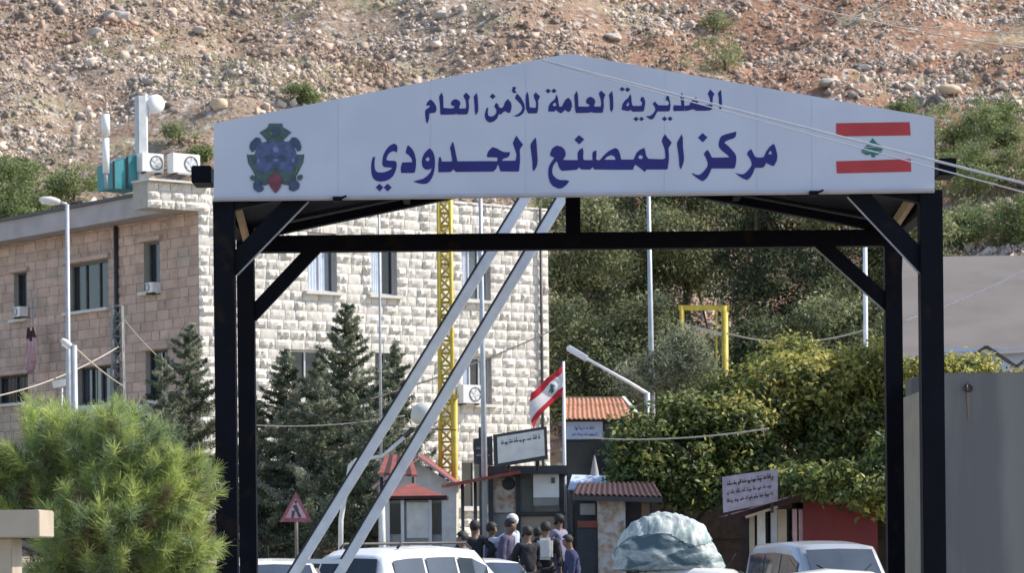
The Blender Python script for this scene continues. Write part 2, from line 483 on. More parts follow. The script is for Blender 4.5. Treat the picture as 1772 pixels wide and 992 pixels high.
# ------------------------------------------------------------------ loose scree and boulders
def ico(sub=1):
    bm = bmesh.new(); bmesh.ops.create_icosphere(bm, subdivisions=sub, radius=1)
    V = np.array([v.co[:] for v in bm.verts]); Fc = np.array([[v.index for v in f.verts] for f in bm.faces])
    bm.free(); return V, Fc
def scree():
    rg = np.random.default_rng(4)
    N = 430000
    x = rg.uniform(-40, 42, N); y = rg.uniform(112, 182, N)
    d = fbm(x / 9, y / 9, 21, 4) * .9 + fbm(x / 2.5, y / 2.5, 31, 3) * .35
    keep = d > rg.uniform(.46, .76, N)
    x, y, d = x[keep], y[keep], d[keep]
    vis = np.abs(x) < y * .2
    x, y, d = x[vis], y[vis], d[vis]
    n = len(x)
    s = .026 * rg.pareto(2.2, n) + .03
    s = np.clip(s, .028, .22) * (.6 + d * .75)
    z = H(x, y)
    V0 = np.array([(a_, b_, c_) for a_ in (-.8, .8) for b_ in (-.8, .8) for c_ in (-.8, .8)])
    F0 = np.array([(0, 1, 3), (0, 3, 2), (4, 6, 7), (4, 7, 5), (0, 4, 5), (0, 5, 1), (2, 3, 7), (2, 7, 6), (0, 2, 6), (0, 6, 4), (1, 5, 7), (1, 7, 3)])
    nv = len(V0)
    fat = rg.uniform(.4, 1.25, (n, 1, 3))
    P0 = (V0[None] + rg.normal(0, .30, (n, nv, 3))) * fat
    ax = rg.normal(0, .5, (n, 2))                                   # tilt every stone its own way
    cb, sb = np.cos(ax[:, 0])[:, None], np.sin(ax[:, 0])[:, None]
    P0 = np.stack([P0[..., 0], P0[..., 1] * cb - P0[..., 2] * sb, P0[..., 1] * sb + P0[..., 2] * cb], -1)
    cb, sb = np.cos(ax[:, 1])[:, None], np.sin(ax[:, 1])[:, None]
    P0 = np.stack([P0[..., 0] * cb + P0[..., 2] * sb, P0[..., 1], -P0[..., 0] * sb + P0[..., 2] * cb], -1)
    a = rg.uniform(0, 6.28, n); c, sn = np.cos(a), np.sin(a)
    Q = P0.copy(); Q[..., 0] = P0[..., 0] * c[:, None] - P0[..., 1] * sn[:, None]; Q[..., 1] = P0[..., 0] * sn[:, None] + P0[..., 1] * c[:, None]
    Q = Q * s[:, None, None] + np.stack([x, y, z + s * .08], -1)[:, None, :]
    Fc = (F0[None] + (np.arange(n) * nv)[:, None, None]).reshape(-1, 3)
    o = np_indexed('scree', Q.reshape(-1, 3), Fc, [M['rock']])
    tag(o, 'loose pale stones scattered thickly over the hillside', 'stones', kind='stuff')
scree()
def boulder(px, py, size, label, m, seed, sq=(1.2, .9, .7)):
    # walk the sight line to the hillside
    D = 112.0
    while D < 200:
        p = P(px, py, D)
        if p.z < g(p.x, p.y): break
        D += .25
    rg = np.random.default_rng(seed)
    V0, F0 = ico(3)
    V = V0.copy()
    for k in range(9):
        n = unit(rg.normal(size=3)); dd = V @ n; t = rg.uniform(.5, .8)
        V -= np.clip(dd - t, 0, None)[:, None] * n
    V = V * np.array(sq) * size
    V += rg.normal(0, size * .035, V.shape)
    a = rg.uniform(-.5, .5); c, s_ = math.cos(a), math.sin(a)
    V = V @ np.array([[c, s_, 0], [-s_, c, 0], [0, 0, 1]])
    base = Vector((p.x, p.y, g(p.x, p.y)))
    V = V + np.array([p.x, p.y, base.z + size * sq[2] * .45])
    o = np_indexed('boulder', V, F0, [m], origin=base)
    tag(o, label, 'boulder', 'boulders on the hillside')
boulder(378, 196, .50, 'tan angular block on the slope just above the left end of the gate sign', M['rock_tan'], 1, (1.0, .7, .95))
boulder(1440, 150, .62, 'flat white boulder on red soil above the painted flag on the sign', M['rock_big'], 2, (1.25, .8, .45))
boulder(205, 35, .75, 'large broken white outcrop high on the hillside at upper left', M['rock_big'], 3, (1.3, .8, .6))
boulder(160, 62, .6, 'grey white rock just below the large broken outcrop', M['rock_big'], 4, (1.2, .8, .55))
boulder(345, 62, .4, 'pale rock right of the large broken outcrop', M['rock_big'], 5)
boulder(765, 30, .5, 'whitish boulder on the slope high above the small blue heading', M['rock_big'], 6)
boulder(1495, 125, .38, 'small white stone beside the flat white boulder', M['rock_big'], 7)
boulder(1640, 165, .55, 'shadowed brown boulder above the shrubs right of the sign', M['rock_tan'], 8, (1.3, .8, .6))
boulder(1060, 70, .45, 'pale boulder on the slope just past the peak of the sign', M['rock_big'], 9)

# ================================================================== BORDER GATE
DF, DS, DR = 33.0, 32.80, 36.05
gb = thing('border_gate', 'black steel gate frame carrying a white peaked sign with blue Arabic lettering', 'gate', (P(1000, 600, DF).x, DF, 0))
def vpost(name, px, py, D, w, ztop, d=None):
    x = P(px, py, D).x
    b = MB(); b.box((x, D, ztop / 2), (w, d or w, ztop))
    b.box((x, D, .015), (w + .16, w + .16, .03))
    b.build(name, M['steel_black'], gb, bevel=.006)
    return x
xl = vpost('post', 391, 650, DF, .23, 5.58); xr = vpost('post', 1612, 650, DF, .25, 5.62)
zr = P(985, 418, DR).z
xlr = vpost('post', 427, 620, DR, .205, zr + .55); xrr = vpost('post', 1546, 620, DR, .205, zr + .55)
MB().beam((xlr, DR - .002, zr), (xrr, DR - .002, zr), .19, .20).build('tie_beam', M['steel_black'], gb, bevel=.006)
ze = P(985, 345, DF).z            # eaves level
zrid = ze + .78
xc = (xl + xr) / 2
MB().beam((xc + .02, DR, zr + .1), (xc + .02, DR, zrid + .02), .175, .175, (0, 1, 0)).build('king_post', M['steel_black'], gb)
for s, xa in ((-1, xl - .05), (1, xr + .05)):
    b = MB(); b.prism([(xa, DS + .08, ze + .02), (xc, DS + .08, zrid + .02), (xc, DS + .08, zrid + .07), (xa, DS + .08, ze + .07)], (0, DR - DS + .15, 0))
    b.build('roof_sheet', M['steel_black'], gb)
    for yy in (DF, DR + .003):
        MB().beam((xa, yy, ze - .065), (xc, yy, zrid - .065), .10, .155, (0, 1, 0)).build('rafter', M['steel_black'], gb)
    MB().beam((xa * .5 + xc * .5, DF + .06, (ze + zrid) / 2 - .04), (xa * .5 + xc * .5, DR - .06, (ze + zrid) / 2 - .04), .08, .1).build('purlin', M['steel_black'], gb)
    MB().beam((xa, DF + .12, ze - .06), (xa, DR - .1, ze - .06), .14, .14).build('eaves_beam', M['steel_black'], gb)
def brace(name, a, b_, w, edge=True, D=DF, side=1):
    MB().beam(a, b_, w, .12, (0, 1, 0)).build(name, M['steel_black'], gb, bevel=.004)
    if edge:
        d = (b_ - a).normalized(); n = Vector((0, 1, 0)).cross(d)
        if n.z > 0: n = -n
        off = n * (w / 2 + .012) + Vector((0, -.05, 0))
        MB().beam(a + off, b_ + off, .016, .022, (0, 1, 0)).build('lit_edge_strip', M['lit_edge'], gb)  # thin pale strip added as the brace's lower edge catching ground light
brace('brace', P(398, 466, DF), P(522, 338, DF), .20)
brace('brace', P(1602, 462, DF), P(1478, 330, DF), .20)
brace('brace', P(434, 548, DR), P(556, 418, DR), .165, False)
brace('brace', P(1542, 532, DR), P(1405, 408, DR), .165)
for a, b_ in ((P(408, 345, DF + .15), P(430, 428, DR - .1)), (P(1583, 335, DF + .15), P(1540, 402, DR - .1))):
    MB().beam(a, b_, .13, .06, (1, 0, 0)).build('side_brace', M['timber'], gb)
# brackets at the eaves ends
for px, py, w in ((352, 306, .22), (1634, 293, .2)):
    MB().box(P(px, py, DF + .35), (w, .5, .19)).build('eaves_bracket', M['steel_black'], gb, bevel=.01)
for px, py in ((584, 345), (1408, 335)):
    p = P(px, py, DS - .03)
    MB().box(p, (.10, .1, .05)).tube([p + Vector((.02, -.03, 0)), p + Vector((.10, -.06, .03))], .012, 6).build('clamp', M['steel_black'], gb)
# sign board
sign_px = [(370, 213), (985, 92), (1617, 203), (1617, 333), (370, 348)]
sp = [P(x, y, DS) for x, y in sign_px]
b = MB(); b.prism(sp, (0, .05, 0))
sign = b.build('sign_board', M['sign_white'], gb)
# folded rim along the lower edge and the panel seams
b = MB(); b.beam(sp[4] + Vector((0, -.012, .025)), sp[3] + Vector((0, -.012, .025)), .05, .03); b.build('lower_rim', M['sign_lip'], sign)
b = MB()
for px in (585, 745, 910, 1150, 1310, 1405):
    t = (213 + (92 - 213) * (px - 370) / 615) if px < 985 else (92 + (203 - 92) * (px - 985) / 632)
    bo = 348 - 15 * (px - 370) / 1247
    b.beam(P(px, t + 3, DS - .001), P(px, bo - 7, DS - .001), .0025, .003, (0, 1, 0))
b.build('panel_seam', M['seam'], sign)

LT = {}
A8, T8 = 8.265, 8.86
def tile(x0, y0, k, pts): return [(x0 + x / k, y0 + y / k) for x, y in pts]
big, small = [], []
def L1(x0, outer, *holes): big.append([tile(x0, 220, A8, outer)] + [tile(x0, 220, A8, h) for h in holes])
def L2(x0, outer, *holes): small.append([tile(x0, 140, T8, outer)] + [tile(x0, 140, T8, h) for h in holes])
L1(630, [(425,232),(470,255),(478,300),(468,365),(440,345),(405,345),(355,375),(325,430),(320,465),(355,478),(430,480),(460,495),(468,540),(455,610),(420,690),(370,740),(300,770),(235,778),(170,765),(125,720),(105,650),(100,560),(110,480),(130,425),(158,425),(150,490),(150,570),(165,620),(200,645),(260,648),(330,630),(380,605),(405,580),(340,575),(290,570),(262,540),(262,480),(275,400),(310,330),(365,265)])
L1(630, [(165,862),(222,808),(275,862),(225,918)]); L1(630, [(281,862),(335,808),(395,862),(338,918)])
L1(630, [(628,255),(680,300),(720,370),(742,470),(742,560),(728,640),(700,655),(530,655),(525,580),(545,505),(690,498),(680,450),(640,400),(595,370),(608,300)])
L1(630, [(940,300),(985,350),(1012,440),(1012,570),(990,680),(950,760),(900,805),(840,812),(770,800),(705,775),(780,755),(850,735),(910,690),(950,640),(968,585),(930,605),(880,605),(840,570),(825,500),(840,420),(880,350)], [(912,425),(940,450),(925,485),(895,485),(878,455)])
L1(630, [(1268,205),(1288,260),(1312,380),(1335,487),(1850,485),(1850,634),(1310,640),(1280,600),(1240,640),(1065,645),(1060,540),(1072,430),(1095,425),(1112,490),(1240,490),(1262,480),(1250,400),(1238,330),(1230,300),(1250,240)])
L1(800, [(430,285),(490,300),(550,335),(600,355),(685,355),(670,410),(640,435),(600,445),(570,465),(575,480),(760,478),(775,400),(760,340),(740,280),(722,225),(750,165),(775,118),(800,160),(835,205),(868,245),(845,285),(822,320),(825,420),(825,500),(812,620),(790,635),(545,632),(530,580),(510,530),(480,600),(440,632),(446,632),(446,488),(500,485),(505,435),(430,430),(360,430),(352,400),(375,340)])
L1(800, [(1045,145),(1060,200),(1068,330),(1078,480),(1060,570),(1020,630),(1005,600),(1000,480),(985,350),(975,260),(1000,205)])
L1(800, [(1350,262),(1420,280),(1465,325),(1480,385),(1465,430),(1440,465),(1470,468),(1470,622),(1420,622),(1385,580),(1360,500),(1340,490),(1300,550),(1285,620),(1295,680),(1340,730),(1400,755),(1470,755),(1530,768),(1490,825),(1430,870),(1380,878),(1310,850),(1260,800),(1235,720),(1228,640),(1240,560),(1280,490),(1315,440),(1290,420),(1255,410),(1262,360),(1290,300)])
L1(980, [(-18,469),(165,470),(160,380),(185,325),(235,295),(245,350),(240,440),(255,470),(375,470),(372,390),(385,345),(430,330),(432,400),(425,455),(445,470),(480,470),(540,400),(600,345),(655,315),(705,295),(745,325),(770,390),(785,462),(960,462),(985,410),(1010,360),(1060,320),(1115,295),(1130,340),(1140,400),(1170,450),(1380,458),(1415,440),(1415,380),(1400,290),(1365,200),(1385,140),(1412,98),(1440,140),(1480,185),(1508,220),(1485,260),(1462,300),(1468,400),(1465,480),(1450,590),(1430,605),(1150,605),(1120,640),(1075,600),(1010,550),(980,540),(955,595),(930,610),(400,605),(375,570),(345,605),(220,605),(180,575),(150,610),(-18,622)], [(545,465),(580,425),(640,398),(690,420),(705,465)], [(1060,395),(1095,415),(1085,455),(1040,450),(1030,420)])
L1(980, [(115,180),(180,112),(258,172),(185,245)])
L1(1160, [(160,100),(178,150),(180,280),(195,420),(190,500),(150,605),(130,560),(120,420),(105,310),(95,225),(130,160)])
L1(1160, [(395,150),(460,82),(532,145),(465,215)])
L1(1160, [(945,62),(935,130),(900,160),(850,175),(785,205),(775,225),(830,270),(900,345),(942,410),(940,500),(925,570),(900,590),(590,590),(560,660),(520,730),(470,770),(440,765),(370,720),(310,670),(315,655),(370,680),(420,680),(470,640),(525,570),(535,520),(510,440),(480,390),(500,350),(530,322),(560,360),(590,425),(620,435),(845,430),(810,390),(750,345),(700,290),(690,240),(710,160),(740,120),(830,90)])
L1(1160, [(1480,235),(1505,290),(1530,400),(1522,480),(1480,555),(1450,550),(1370,510),(1345,560),(1310,580),(1210,580),(1180,660),(1140,725),(1095,755),(1040,735),(970,690),(925,650),(985,670),(1050,670),(1100,630),(1150,570),(1165,520),(1140,450),(1095,385),(1120,340),(1155,310),(1185,370),(1215,425),(1280,435),(1340,425),(1370,350),(1420,280)], [(1425,335),(1450,355),(1450,390),(1400,385)])
L2(725, [(180,280),(225,320),(260,380),(270,440),(245,485),(190,490),(155,500),(155,570),(130,650),(108,620),(95,520),(95,450),(130,420),(165,395),(165,375),(110,375),(130,320)])
L2(725, [(350,175),(370,240),(375,410),(490,420),(540,410),(545,385),(495,370),(490,330),(520,290),(570,275),(620,305),(635,345),(620,390),(615,420),(715,418),(725,380),(715,300),(690,250),(680,225),(720,175),(750,200),(785,240),(770,275),(760,310),(768,390),(755,480),(735,510),(590,512),(570,495),(540,512),(330,515),(325,460),(320,340),(308,240)])
L2(725, [(885,180),(900,250),(908,400),(905,470),(875,520),(855,470),(850,330),(838,240)])
L2(725, [(1085,235),(1130,190),(1175,235),(1130,278)])
L2(725, [(1180,330),(1215,360),(1225,400),(1270,415),(1300,380),(1320,320),(1365,275),(1410,330),(1420,400),(1400,480),(1370,490),(1320,460),(1290,480),(1260,510),(1220,510),(1205,560),(1160,610),(1100,635),(1050,620),(1015,570),(1010,500),(1040,410),(1062,410),(1055,480),(1065,530),(1105,545),(1150,530),(1185,490),(1185,440),(1155,390)])
L2(725, [(1440,85),(1490,95),(1470,140),(1500,180),(1450,185),(1425,150)])
L2(725, [(1510,195),(1560,250),(1610,340),(1625,420),(1600,490),(1545,535),(1490,545),(1450,535),(1510,510),(1560,470),(1585,420),(1570,370),(1520,310),(1475,270),(1485,220)])
L2(900, [(110,160),(130,220),(140,340),(150,405),(240,410),(245,330),(225,280),(205,220),(240,170),(270,200),(305,235),(285,280),(275,300),(278,400),(265,480),(250,495),(125,495),(95,440),(85,360),(85,230)])
L2(900, [(390,150),(430,115),(470,150),(430,190)]); L2(900, [(476,150),(520,112),(560,150),(520,188)])
L2(900, [(560,200),(580,260),(590,330),(600,390),(640,390),(670,330),(700,280),(745,255),(785,310),(795,390),(770,460),(735,475),(690,440),(660,470),(625,495),(580,470),(550,440),(520,470),(430,465),(440,380),(480,320),(530,280)], [(525,330),(550,340),(555,380),(510,385),(500,360)])
L2(900, [(870,150),(888,220),(895,390),(1020,392),(1060,385),(1065,360),(1020,345),(1010,300),(1040,255),(1085,240),(1135,270),(1155,315),(1140,355),(1135,390),(1235,390),(1245,350),(1235,280),(1215,220),(1210,180),(1245,145),(1275,175),(1310,210),(1290,250),(1280,300),(1285,370),(1275,450),(1260,485),(1120,485),(1095,470),(1060,485),(860,490),(845,440),(838,330),(830,220)])
L2(900, [(1410,150),(1425,230),(1430,380),(1425,430),(1400,480),(1378,430),(1375,300),(1360,210)])
L2(1070, [(20,120),(60,88),(100,125),(60,160)]); L2(1070, [(103,130),(140,95),(185,130),(140,168)])
L2(1070, [(185,195),(200,250),(205,330),(225,380),(330,380),(360,370),(365,330),(335,295),(350,250),(375,240),(405,280),(412,340),(400,420),(385,465),(225,470),(190,440),(150,460),(50,440),(65,350),(110,290),(150,260)], [(150,320),(170,350),(150,385),(120,375)])
L2(1070, [(230,580),(275,545),(313,580),(275,618)]); L2(1070, [(317,580),(355,545),(395,582),(355,615)])
L2(1070, [(560,310),(590,345),(615,370),(760,372),(780,340),(760,305),(725,290),(740,220),(770,215),(790,300),(800,370),(790,450),(760,465),(600,465),(570,520),(540,575),(500,590),(460,570),(420,535),(480,535),(530,500),(565,450),(560,400),(525,350)])
L2(1070, [(665,580),(710,540),(748,580),(710,615)]); L2(1070, [(754,575),(795,540),(832,578),(795,612)])
L2(1070, [(970,180),(1000,230),(1010,320),(1016,456),(850,460),(840,420),(850,370),(965,375),(960,300),(945,240)])
L2(1070, [(1190,245),(1215,290),(1230,360),(1390,365),(1410,330),(1400,260),(1370,190),(1410,125),(1440,160),(1475,200),(1450,240),(1445,330),(1440,420),(1400,450),(1200,455),(1150,430),(1080,450),(1022,460),(1015,380),(1090,370),(1115,310)])
L2(1070, [(1570,130),(1582,200),(1590,380),(1565,445),(1545,400),(1540,250),(1525,190)])
def smooth_loop(l):
    out = []
    n = len(l)
    for i in range(n):
        p0, p1, p2, p3 = (Vector((*l[(i + k) % n], 0)) for k in (-1, 0, 1, 2))
        sharp = (p1 - p0).length > 1 and (p1 - p0).angle(p2 - p1, 0) > .75
        sharp2 = (p3 - p2).length > 1 and (p2 - p1).angle(p3 - p2, 0) > .75
        out.append((p1.x, p1.y))
        if (p2 - p1).length < 2.0: continue
        m0 = Vector((0, 0, 0)) if sharp else (p2 - p0) * .35
        m1 = Vector((0, 0, 0)) if sharp2 else (p3 - p1) * .35
        if sharp and sharp2: continue
        q = (p1 + p2) / 2 + (m0 - m1) / 8
        out.append((q.x, q.y))
    return out
def lettering(name, polys, label):
    b = MB()
    for k, loops in enumerate(polys):
        dz = DS - .004 - (k % 3) * .0008
        b.flat([[P(x, y, dz) for x, y in smooth_loop(l)] for l in loops])
    o = b.build(name, M['navy_letters'], sign, fix=False)
    o['label'] = label
lettering('lettering', big, 'large navy blue Arabic line')
lettering('lettering', small, 'smaller navy blue Arabic heading')
# crest
cx0, cy0, ck = 415, 200, 7.088
crest = [
 ('em_green', [(95,480),(200,475),(330,310),(545,310),(680,475),(785,480),(770,590),(700,700),(690,800),(600,860),(520,840),(350,840),(280,860),(190,800),(180,700),(105,590)]),
 ('em_blue', [(235,330),(645,330),(700,480),(660,640),(560,690),(440,630),(320,690),(220,640),(180,480)]),
 ('em_green', [(85,470),(130,490),(200,480),(215,600),(240,690),(340,720),(340,850),(290,860),(260,820),(200,760),(150,660),(100,570)]),
 ('em_green', [(790,470),(750,490),(690,480),(670,600),(640,690),(540,720),(540,850),(590,850),(640,800),(700,730),(740,650),(780,570)]),
 ('em_blue', [(320,320),(540,320),(620,310),(660,380),(690,470),(690,600),(620,680),(560,700),(520,660),(440,640),(360,660),(330,700),(240,680),(190,600),(200,470),(230,400),(270,330)]),
 ('em_green', [(360,95),(520,95),(530,140),(635,205),(545,290),(520,330),(345,330),(320,290),(240,205),(335,150)]),
 ('em_navy', [(200,265),(250,275),(265,325),(210,370),(195,420),(150,450),(120,400),(130,330)]),
 ('em_navy', [(640,265),(690,270),(730,310),(755,380),(745,430),(700,440),(690,400),(650,370),(610,310)]),
 ('em_navy', [(300,500),(380,470),(440,520),(400,560),(330,570)]), ('em_navy', [(580,500),(500,470),(440,530),(490,560),(560,560)]),
 ('em_navy', [(380,600),(440,580),(500,600),(440,650)]),
 ('em_green', [(120,760),(150,725),(185,745),(190,790),(150,800)]),
 ('em_green', [(760,720),(775,760),(740,800),(700,780),(710,735)]),
 ('em_navy', [(165,840),(185,790),(230,770),(260,850),(300,890),(270,930),(220,940),(170,900)]),
 ('em_navy', [(600,890),(620,800),(660,770),(705,800),(735,840),(720,900),(660,930),(610,915)]),
 ('em_red', [(370,730),(430,700),(500,740),(515,800),(500,880),(460,930),(435,955),(370,870),(350,800)]),
 ('em_mid', [(400,400),(440,370),(480,400),(470,450),(410,450)]), ('em_mid', [(395,540),(440,525),(485,540),(440,575)]),
 ('em_lime', [(360,195),(420,190),(400,240),(370,235)]), ('em_lime', [(690,640),(720,640),(705,690),(680,700)]), ('em_mid', [(215,520),(245,540),(235,590),(205,560)]), ('em_mid', [(665,520),(635,540),(645,590),(675,560)]),
 ('em_navy', [(390,180),(440,130),(490,180),(470,250),(410,250)]),
]
names = ['em_green', 'em_blue', 'em_navy', 'em_red', 'em_mid', 'em_lime']
b = MB()
for k, (mm, pts) in enumerate(crest):
    b.cur = names.index(mm)
    b.flat([[P(cx0 + x / ck, cy0 + y / ck, DS - .004 - .0008 * k) for x, y in smooth_loop(pts)]])
b.build('crest', [M[n] for n in names], sign, fix=False)['label'] = 'green and blue crest with a red foot'
# painted flag
fl = MB()
for q in ([(1447, 213), (1574, 211), (1576, 234), (1447, 236)], [(1447, 279), (1576, 275), (1577, 297), (1448, 300)]):
    fl.flat([[P(x, y, DS - .004) for x, y in q]])
fo = fl.build('painted_flag', M['red_paint'], sign, fix=False)
b = MB()
for k, q in enumerate(([(1510, 239), (1518, 248), (1526, 252), (1497, 254), (1504, 247)], [(1495, 255.5), (1530, 253.5), (1526, 261), (1490, 262)], [(1490, 263), (1527, 262), (1519, 268), (1514, 267.5), (1515, 272), (1508, 272), (1508, 267), (1499, 268)])):
    b.flat([[P(x, y, DS - .005 - .0006 * k) for x, y in q]])
b.build('cedar', M['green_paint'], fo, fix=False)
# ================================================================== STONE BUILDING
CW = P(345, 600, 88.0); CW.z = 0
UW = Vector((0.783, 0.622, 0)).normalized(); NW = Vector((UW.y, -UW.x, 0))       # white front
UL = Vector((-0.623, 0.783, 0)).normalized(); NL = Vector((-UL.y, UL.x, 0))      # shaded left wing
if NL.x > 0: NL = -NL
ZB = 0.9
def uz(px, py, o, U, N):
    p = hit(px, py, o, N)
    return (p - Vector(o)).dot(U), p.z
def opening(x0, y0, x1, y1, o, U, N, ch=.3):
    a = uz(x0, y1, o, U, N); c = uz(x1, y0, o, U, N)
    u0, u1 = sorted((a[0], c[0])); z0, z1 = a[1], c[1]
    sn = lambda z: ZB + round((z - ZB) / ch) * ch
    return (u0, u1, sn(z0), sn(z1))
def stone_wall(o, U, N, L, z0, z1, ops, ch, bl, bulge, seed, name, mats, parent):
    rg = random.Random(seed)
    b = MB(); o = Vector(o); U3 = Vector(U); N3 = Vector(N)
    pt = lambda u, z, n: o + U3 * u + N3 * n + Vector((0, 0, z))
    z = z0
    while z < z1 - .05:
        zt = min(z + ch, z1)
        iv = [(0, L)]
        for (a, c, p, q) in ops:
            if p < zt - .02 and q > z + .02:
                nv = []
                for (s, e) in iv:
                    if c <= s or a >= e: nv.append((s, e))
                    else:
                        if a > s: nv.append((s, a))
                        if c < e: nv.append((c, e))
                iv = nv
        for (s, e) in iv:
            b.cur = 1
            b.quad(pt(s, z, -.012), pt(e, z, -.012), pt(e, zt, -.012), pt(s, zt, -.012))
            b.cur = 0
            u = s
            while u < e - .01:
                w = rg.uniform(*bl)
                if e - u - w < bl[0] * .6: w = e - u
                x0, x1 = u + .009, u + w - .009
                nu, nz = 6, 4
                vs = []
                amp = bulge * rg.uniform(.25, 1.6)
                for j in range(nz):
                    for i in range(nu):
                        edge = i in (0, nu - 1) or j in (0, nz - 1)
                        n = rg.uniform(-.006, .006) if edge else amp * rg.uniform(.3, 1.35)
                        du = 0 if i in (0, nu - 1) else rg.uniform(-.03, .03)
                        vs.append(pt(x0 + (x1 - x0) * i / (nu - 1) + du, z + .006 + (zt - z - .012) * j / (nz - 1), n))
                fs = [(j * nu + i, j * nu + i + 1, (j + 1) * nu + i + 1, (j + 1) * nu + i) for j in range(nz - 1) for i in range(nu - 1)]
                b.add(vs, fs)
                u += w
        z = zt
    return b.build(name, mats, parent, fix=False)
def window(op, o, U, N, parent, glass='glass_blue', n_mull=1, frame='frame_alu', curtain=None, sill=True, rail=False, depth=.22, lintel=False, bars=False):
    u0, u1, z0, z1 = op
    o = Vector(o); U3 = Vector(U); N3 = Vector(N)
    pt = lambda u, z, n: o + U3 * u + N3 * n + Vector((0, 0, z))
    f = MB(); e = .055
    d = -depth + .03
    # reveal
    for q in (((u0, z0), (u0, z1)), ((u1, z0), (u1, z1)), ((u0, z0), (u1, z0)), ((u0, z1), (u1, z1))):
        (a, p), (c, r) = q
        f.quad(pt(a, p, .002), pt(c, r, .002), pt(c, r, -depth), pt(a, p, -depth))
    f.cur = 1
    for a, c in (((u0 + e / 2, z0), (u0 + e / 2, z1)), ((u1 - e / 2, z0), (u1 - e / 2, z1))):
        f.beam(pt(*a, d), pt(*c, d), e, e, N)
    for zz in (z0 + e / 2, z1 - e / 2):
        f.beam(pt(u0 + e, zz, d), pt(u1 - e, zz, d), e, e, N)
    for k in range(n_mull):
        uu = u0 + (u1 - u0) * (k + 1) / (n_mull + 1)
        f.beam(pt(uu, z0 + e, d), pt(uu, z1 - e, d), e * .9, e * .9, N)
    if rail: f.beam(pt(u0 + e, z0 + (z1 - z0) * .7, d + .005), pt(u1 - e, z0 + (z1 - z0) * .7, d + .005), e * .6, e * .6, N)
    w = f.build('window', [M['mortar'], M[frame]], parent, fix=False)
    b = MB(); b.quad(pt(u0, z0, -depth), pt(u1, z0, -depth), pt(u1, z1, -depth), pt(u0, z1, -depth)); b.build('pane', M[glass], w, fix=False)
    if curtain:
        b = MB()
        a0, a1 = curtain
        n = 14; vs = []
        for i in range(n + 1):
            uu = u0 + (u1 - u0) * (a0 + (a1 - a0) * i / n)
            k = -depth + .012 + .012 * (i % 2)
            vs += [pt(uu, z0 + .05, k), pt(uu, z1 - .05, k)]
        b.add(vs, [(2 * i, 2 * i + 2, 2 * i + 3, 2 * i + 1) for i in range(n)])
        b.build('curtain', M['curtain'], w, fix=False)
    if sill:
        c = pt((u0 + u1) / 2, z0 - .05, .06)
        rot = Matrix((U3, N3, Vector((0, 0, 1)))).transposed()
        b = MB(); b.box(c, (u1 - u0 + .3, .22, .09), rot); b.build('sill', M['sill'], w)
    if lintel:
        c = pt((u0 + u1) / 2, z1 + .09, .05)
        rot = Matrix((U3, N3, Vector((0, 0, 1)))).transposed()
        b = MB(); b.box(c, (u1 - u0 + .35, .16, .13), rot); b.build('lintel', M['stone_pink'], w)
    if bars:
        b = MB()
        for k in range(1, 9):
            uu = u0 + (u1 - u0) * k / 9
            b.tube([pt(uu, z0, -.05), pt(uu, z1, -.05)], .012, 6)
        b.build('bars', M['frame_dark'], w)
    return w
bld = thing('stone_building', 'tall building of rough white stone with a long shaded pinkish wing and flat roof', 'building', (CW.x, CW.y, ZB))
LW = (P(950, 600, 96.3) - P(345, 600, 88)).dot(UW)
ZT = P(345, 312, 88).z
ow = [opening(533, 412, 582, 508, CW, UW, NW), opening(643, 412, 686, 512, CW, UW, NW), opening(800, 418, 848, 522, CW, UW, NW),
      opening(505, 600, 560, 692, CW, UW, NW), opening(650, 606, 690, 696, CW, UW, NW), opening(802, 612, 850, 703, CW, UW, NW),
      opening(505, 790, 560, 880, CW, UW, NW), opening(800, 795, 850, 880, CW, UW, NW)]
stone_wall(CW, UW, NW, LW, ZB, ZT, ow, .3, (.34, .62), .052, 3, 'wall', [M['stone_white'], M['mortar']], bld)
LL = 24.0
zroof = hit(250, 352, CW + NL * .02, NL).z
zroof = hit(120, 395, CW, NL).z
ol = [opening(25, 470, 46, 552, CW, UL, NL), opening(118, 448, 187, 540, CW, UL, NL), opening(250, 425, 276, 513, CW, UL, NL),
      opening(253, 605, 290, 695, CW, UL, NL), opening(135, 628, 205, 705, CW, UL, NL), opening(-5, 648, 48, 705, CW, UL, NL)]
stone_wall(CW, UL, NL, LL, ZB, ZT - .9, ol, .3, (.45, .8), .028, 8, 'side_wall', [M['stone_pink'], M['mortar_dark']], bld)
# remaining two walls (plain) and the roof
bw = CW + UL * LL; be = CW + UW * LW
b = MB(); zz = Vector((0, 0, 1))
b.quad(be + zz * ZB, be + UL * LL + zz * ZB, be + UL * LL + zz * ZT, be + zz * ZT)
b.quad(bw + zz * ZB, bw + UW * LW + zz * ZB, bw + UW * LW + zz * (ZT - .9), bw + zz * (ZT - .9))
b.build('rear_wall', M['stone_white'], bld, fix=False)
# roof slab with deep fascia overhanging the left wing
fo = CW + NL * .75
zf0 = hit(120, 396, fo, NL).z; zf1 = hit(120, 361, fo, NL).z
zf0b = hit(250, 366, fo, NL).z
b = MB()
rot = Matrix((UW, UL, zz)).transposed()
zmid, hh = (zf0 + zf1) / 2, zf1 - zf0
cc = CW + UW * (LW / 2 - .375) + UL * (LL / 2 + .25)
b.box(Vector((cc.x, cc.y, zmid)), (LW + .75, LL + .1, hh), rot)
b.build('roof_slab', M['concrete_roof'], bld)
b = MB(); e0 = fo + NL * .03
b.beam(e0 + zz * (zf1 + .03) + UL * .2, e0 + UL * LL + zz * (zf1 + .03), .12, .10); b.build('gutter', M['frame_dark'], bld)
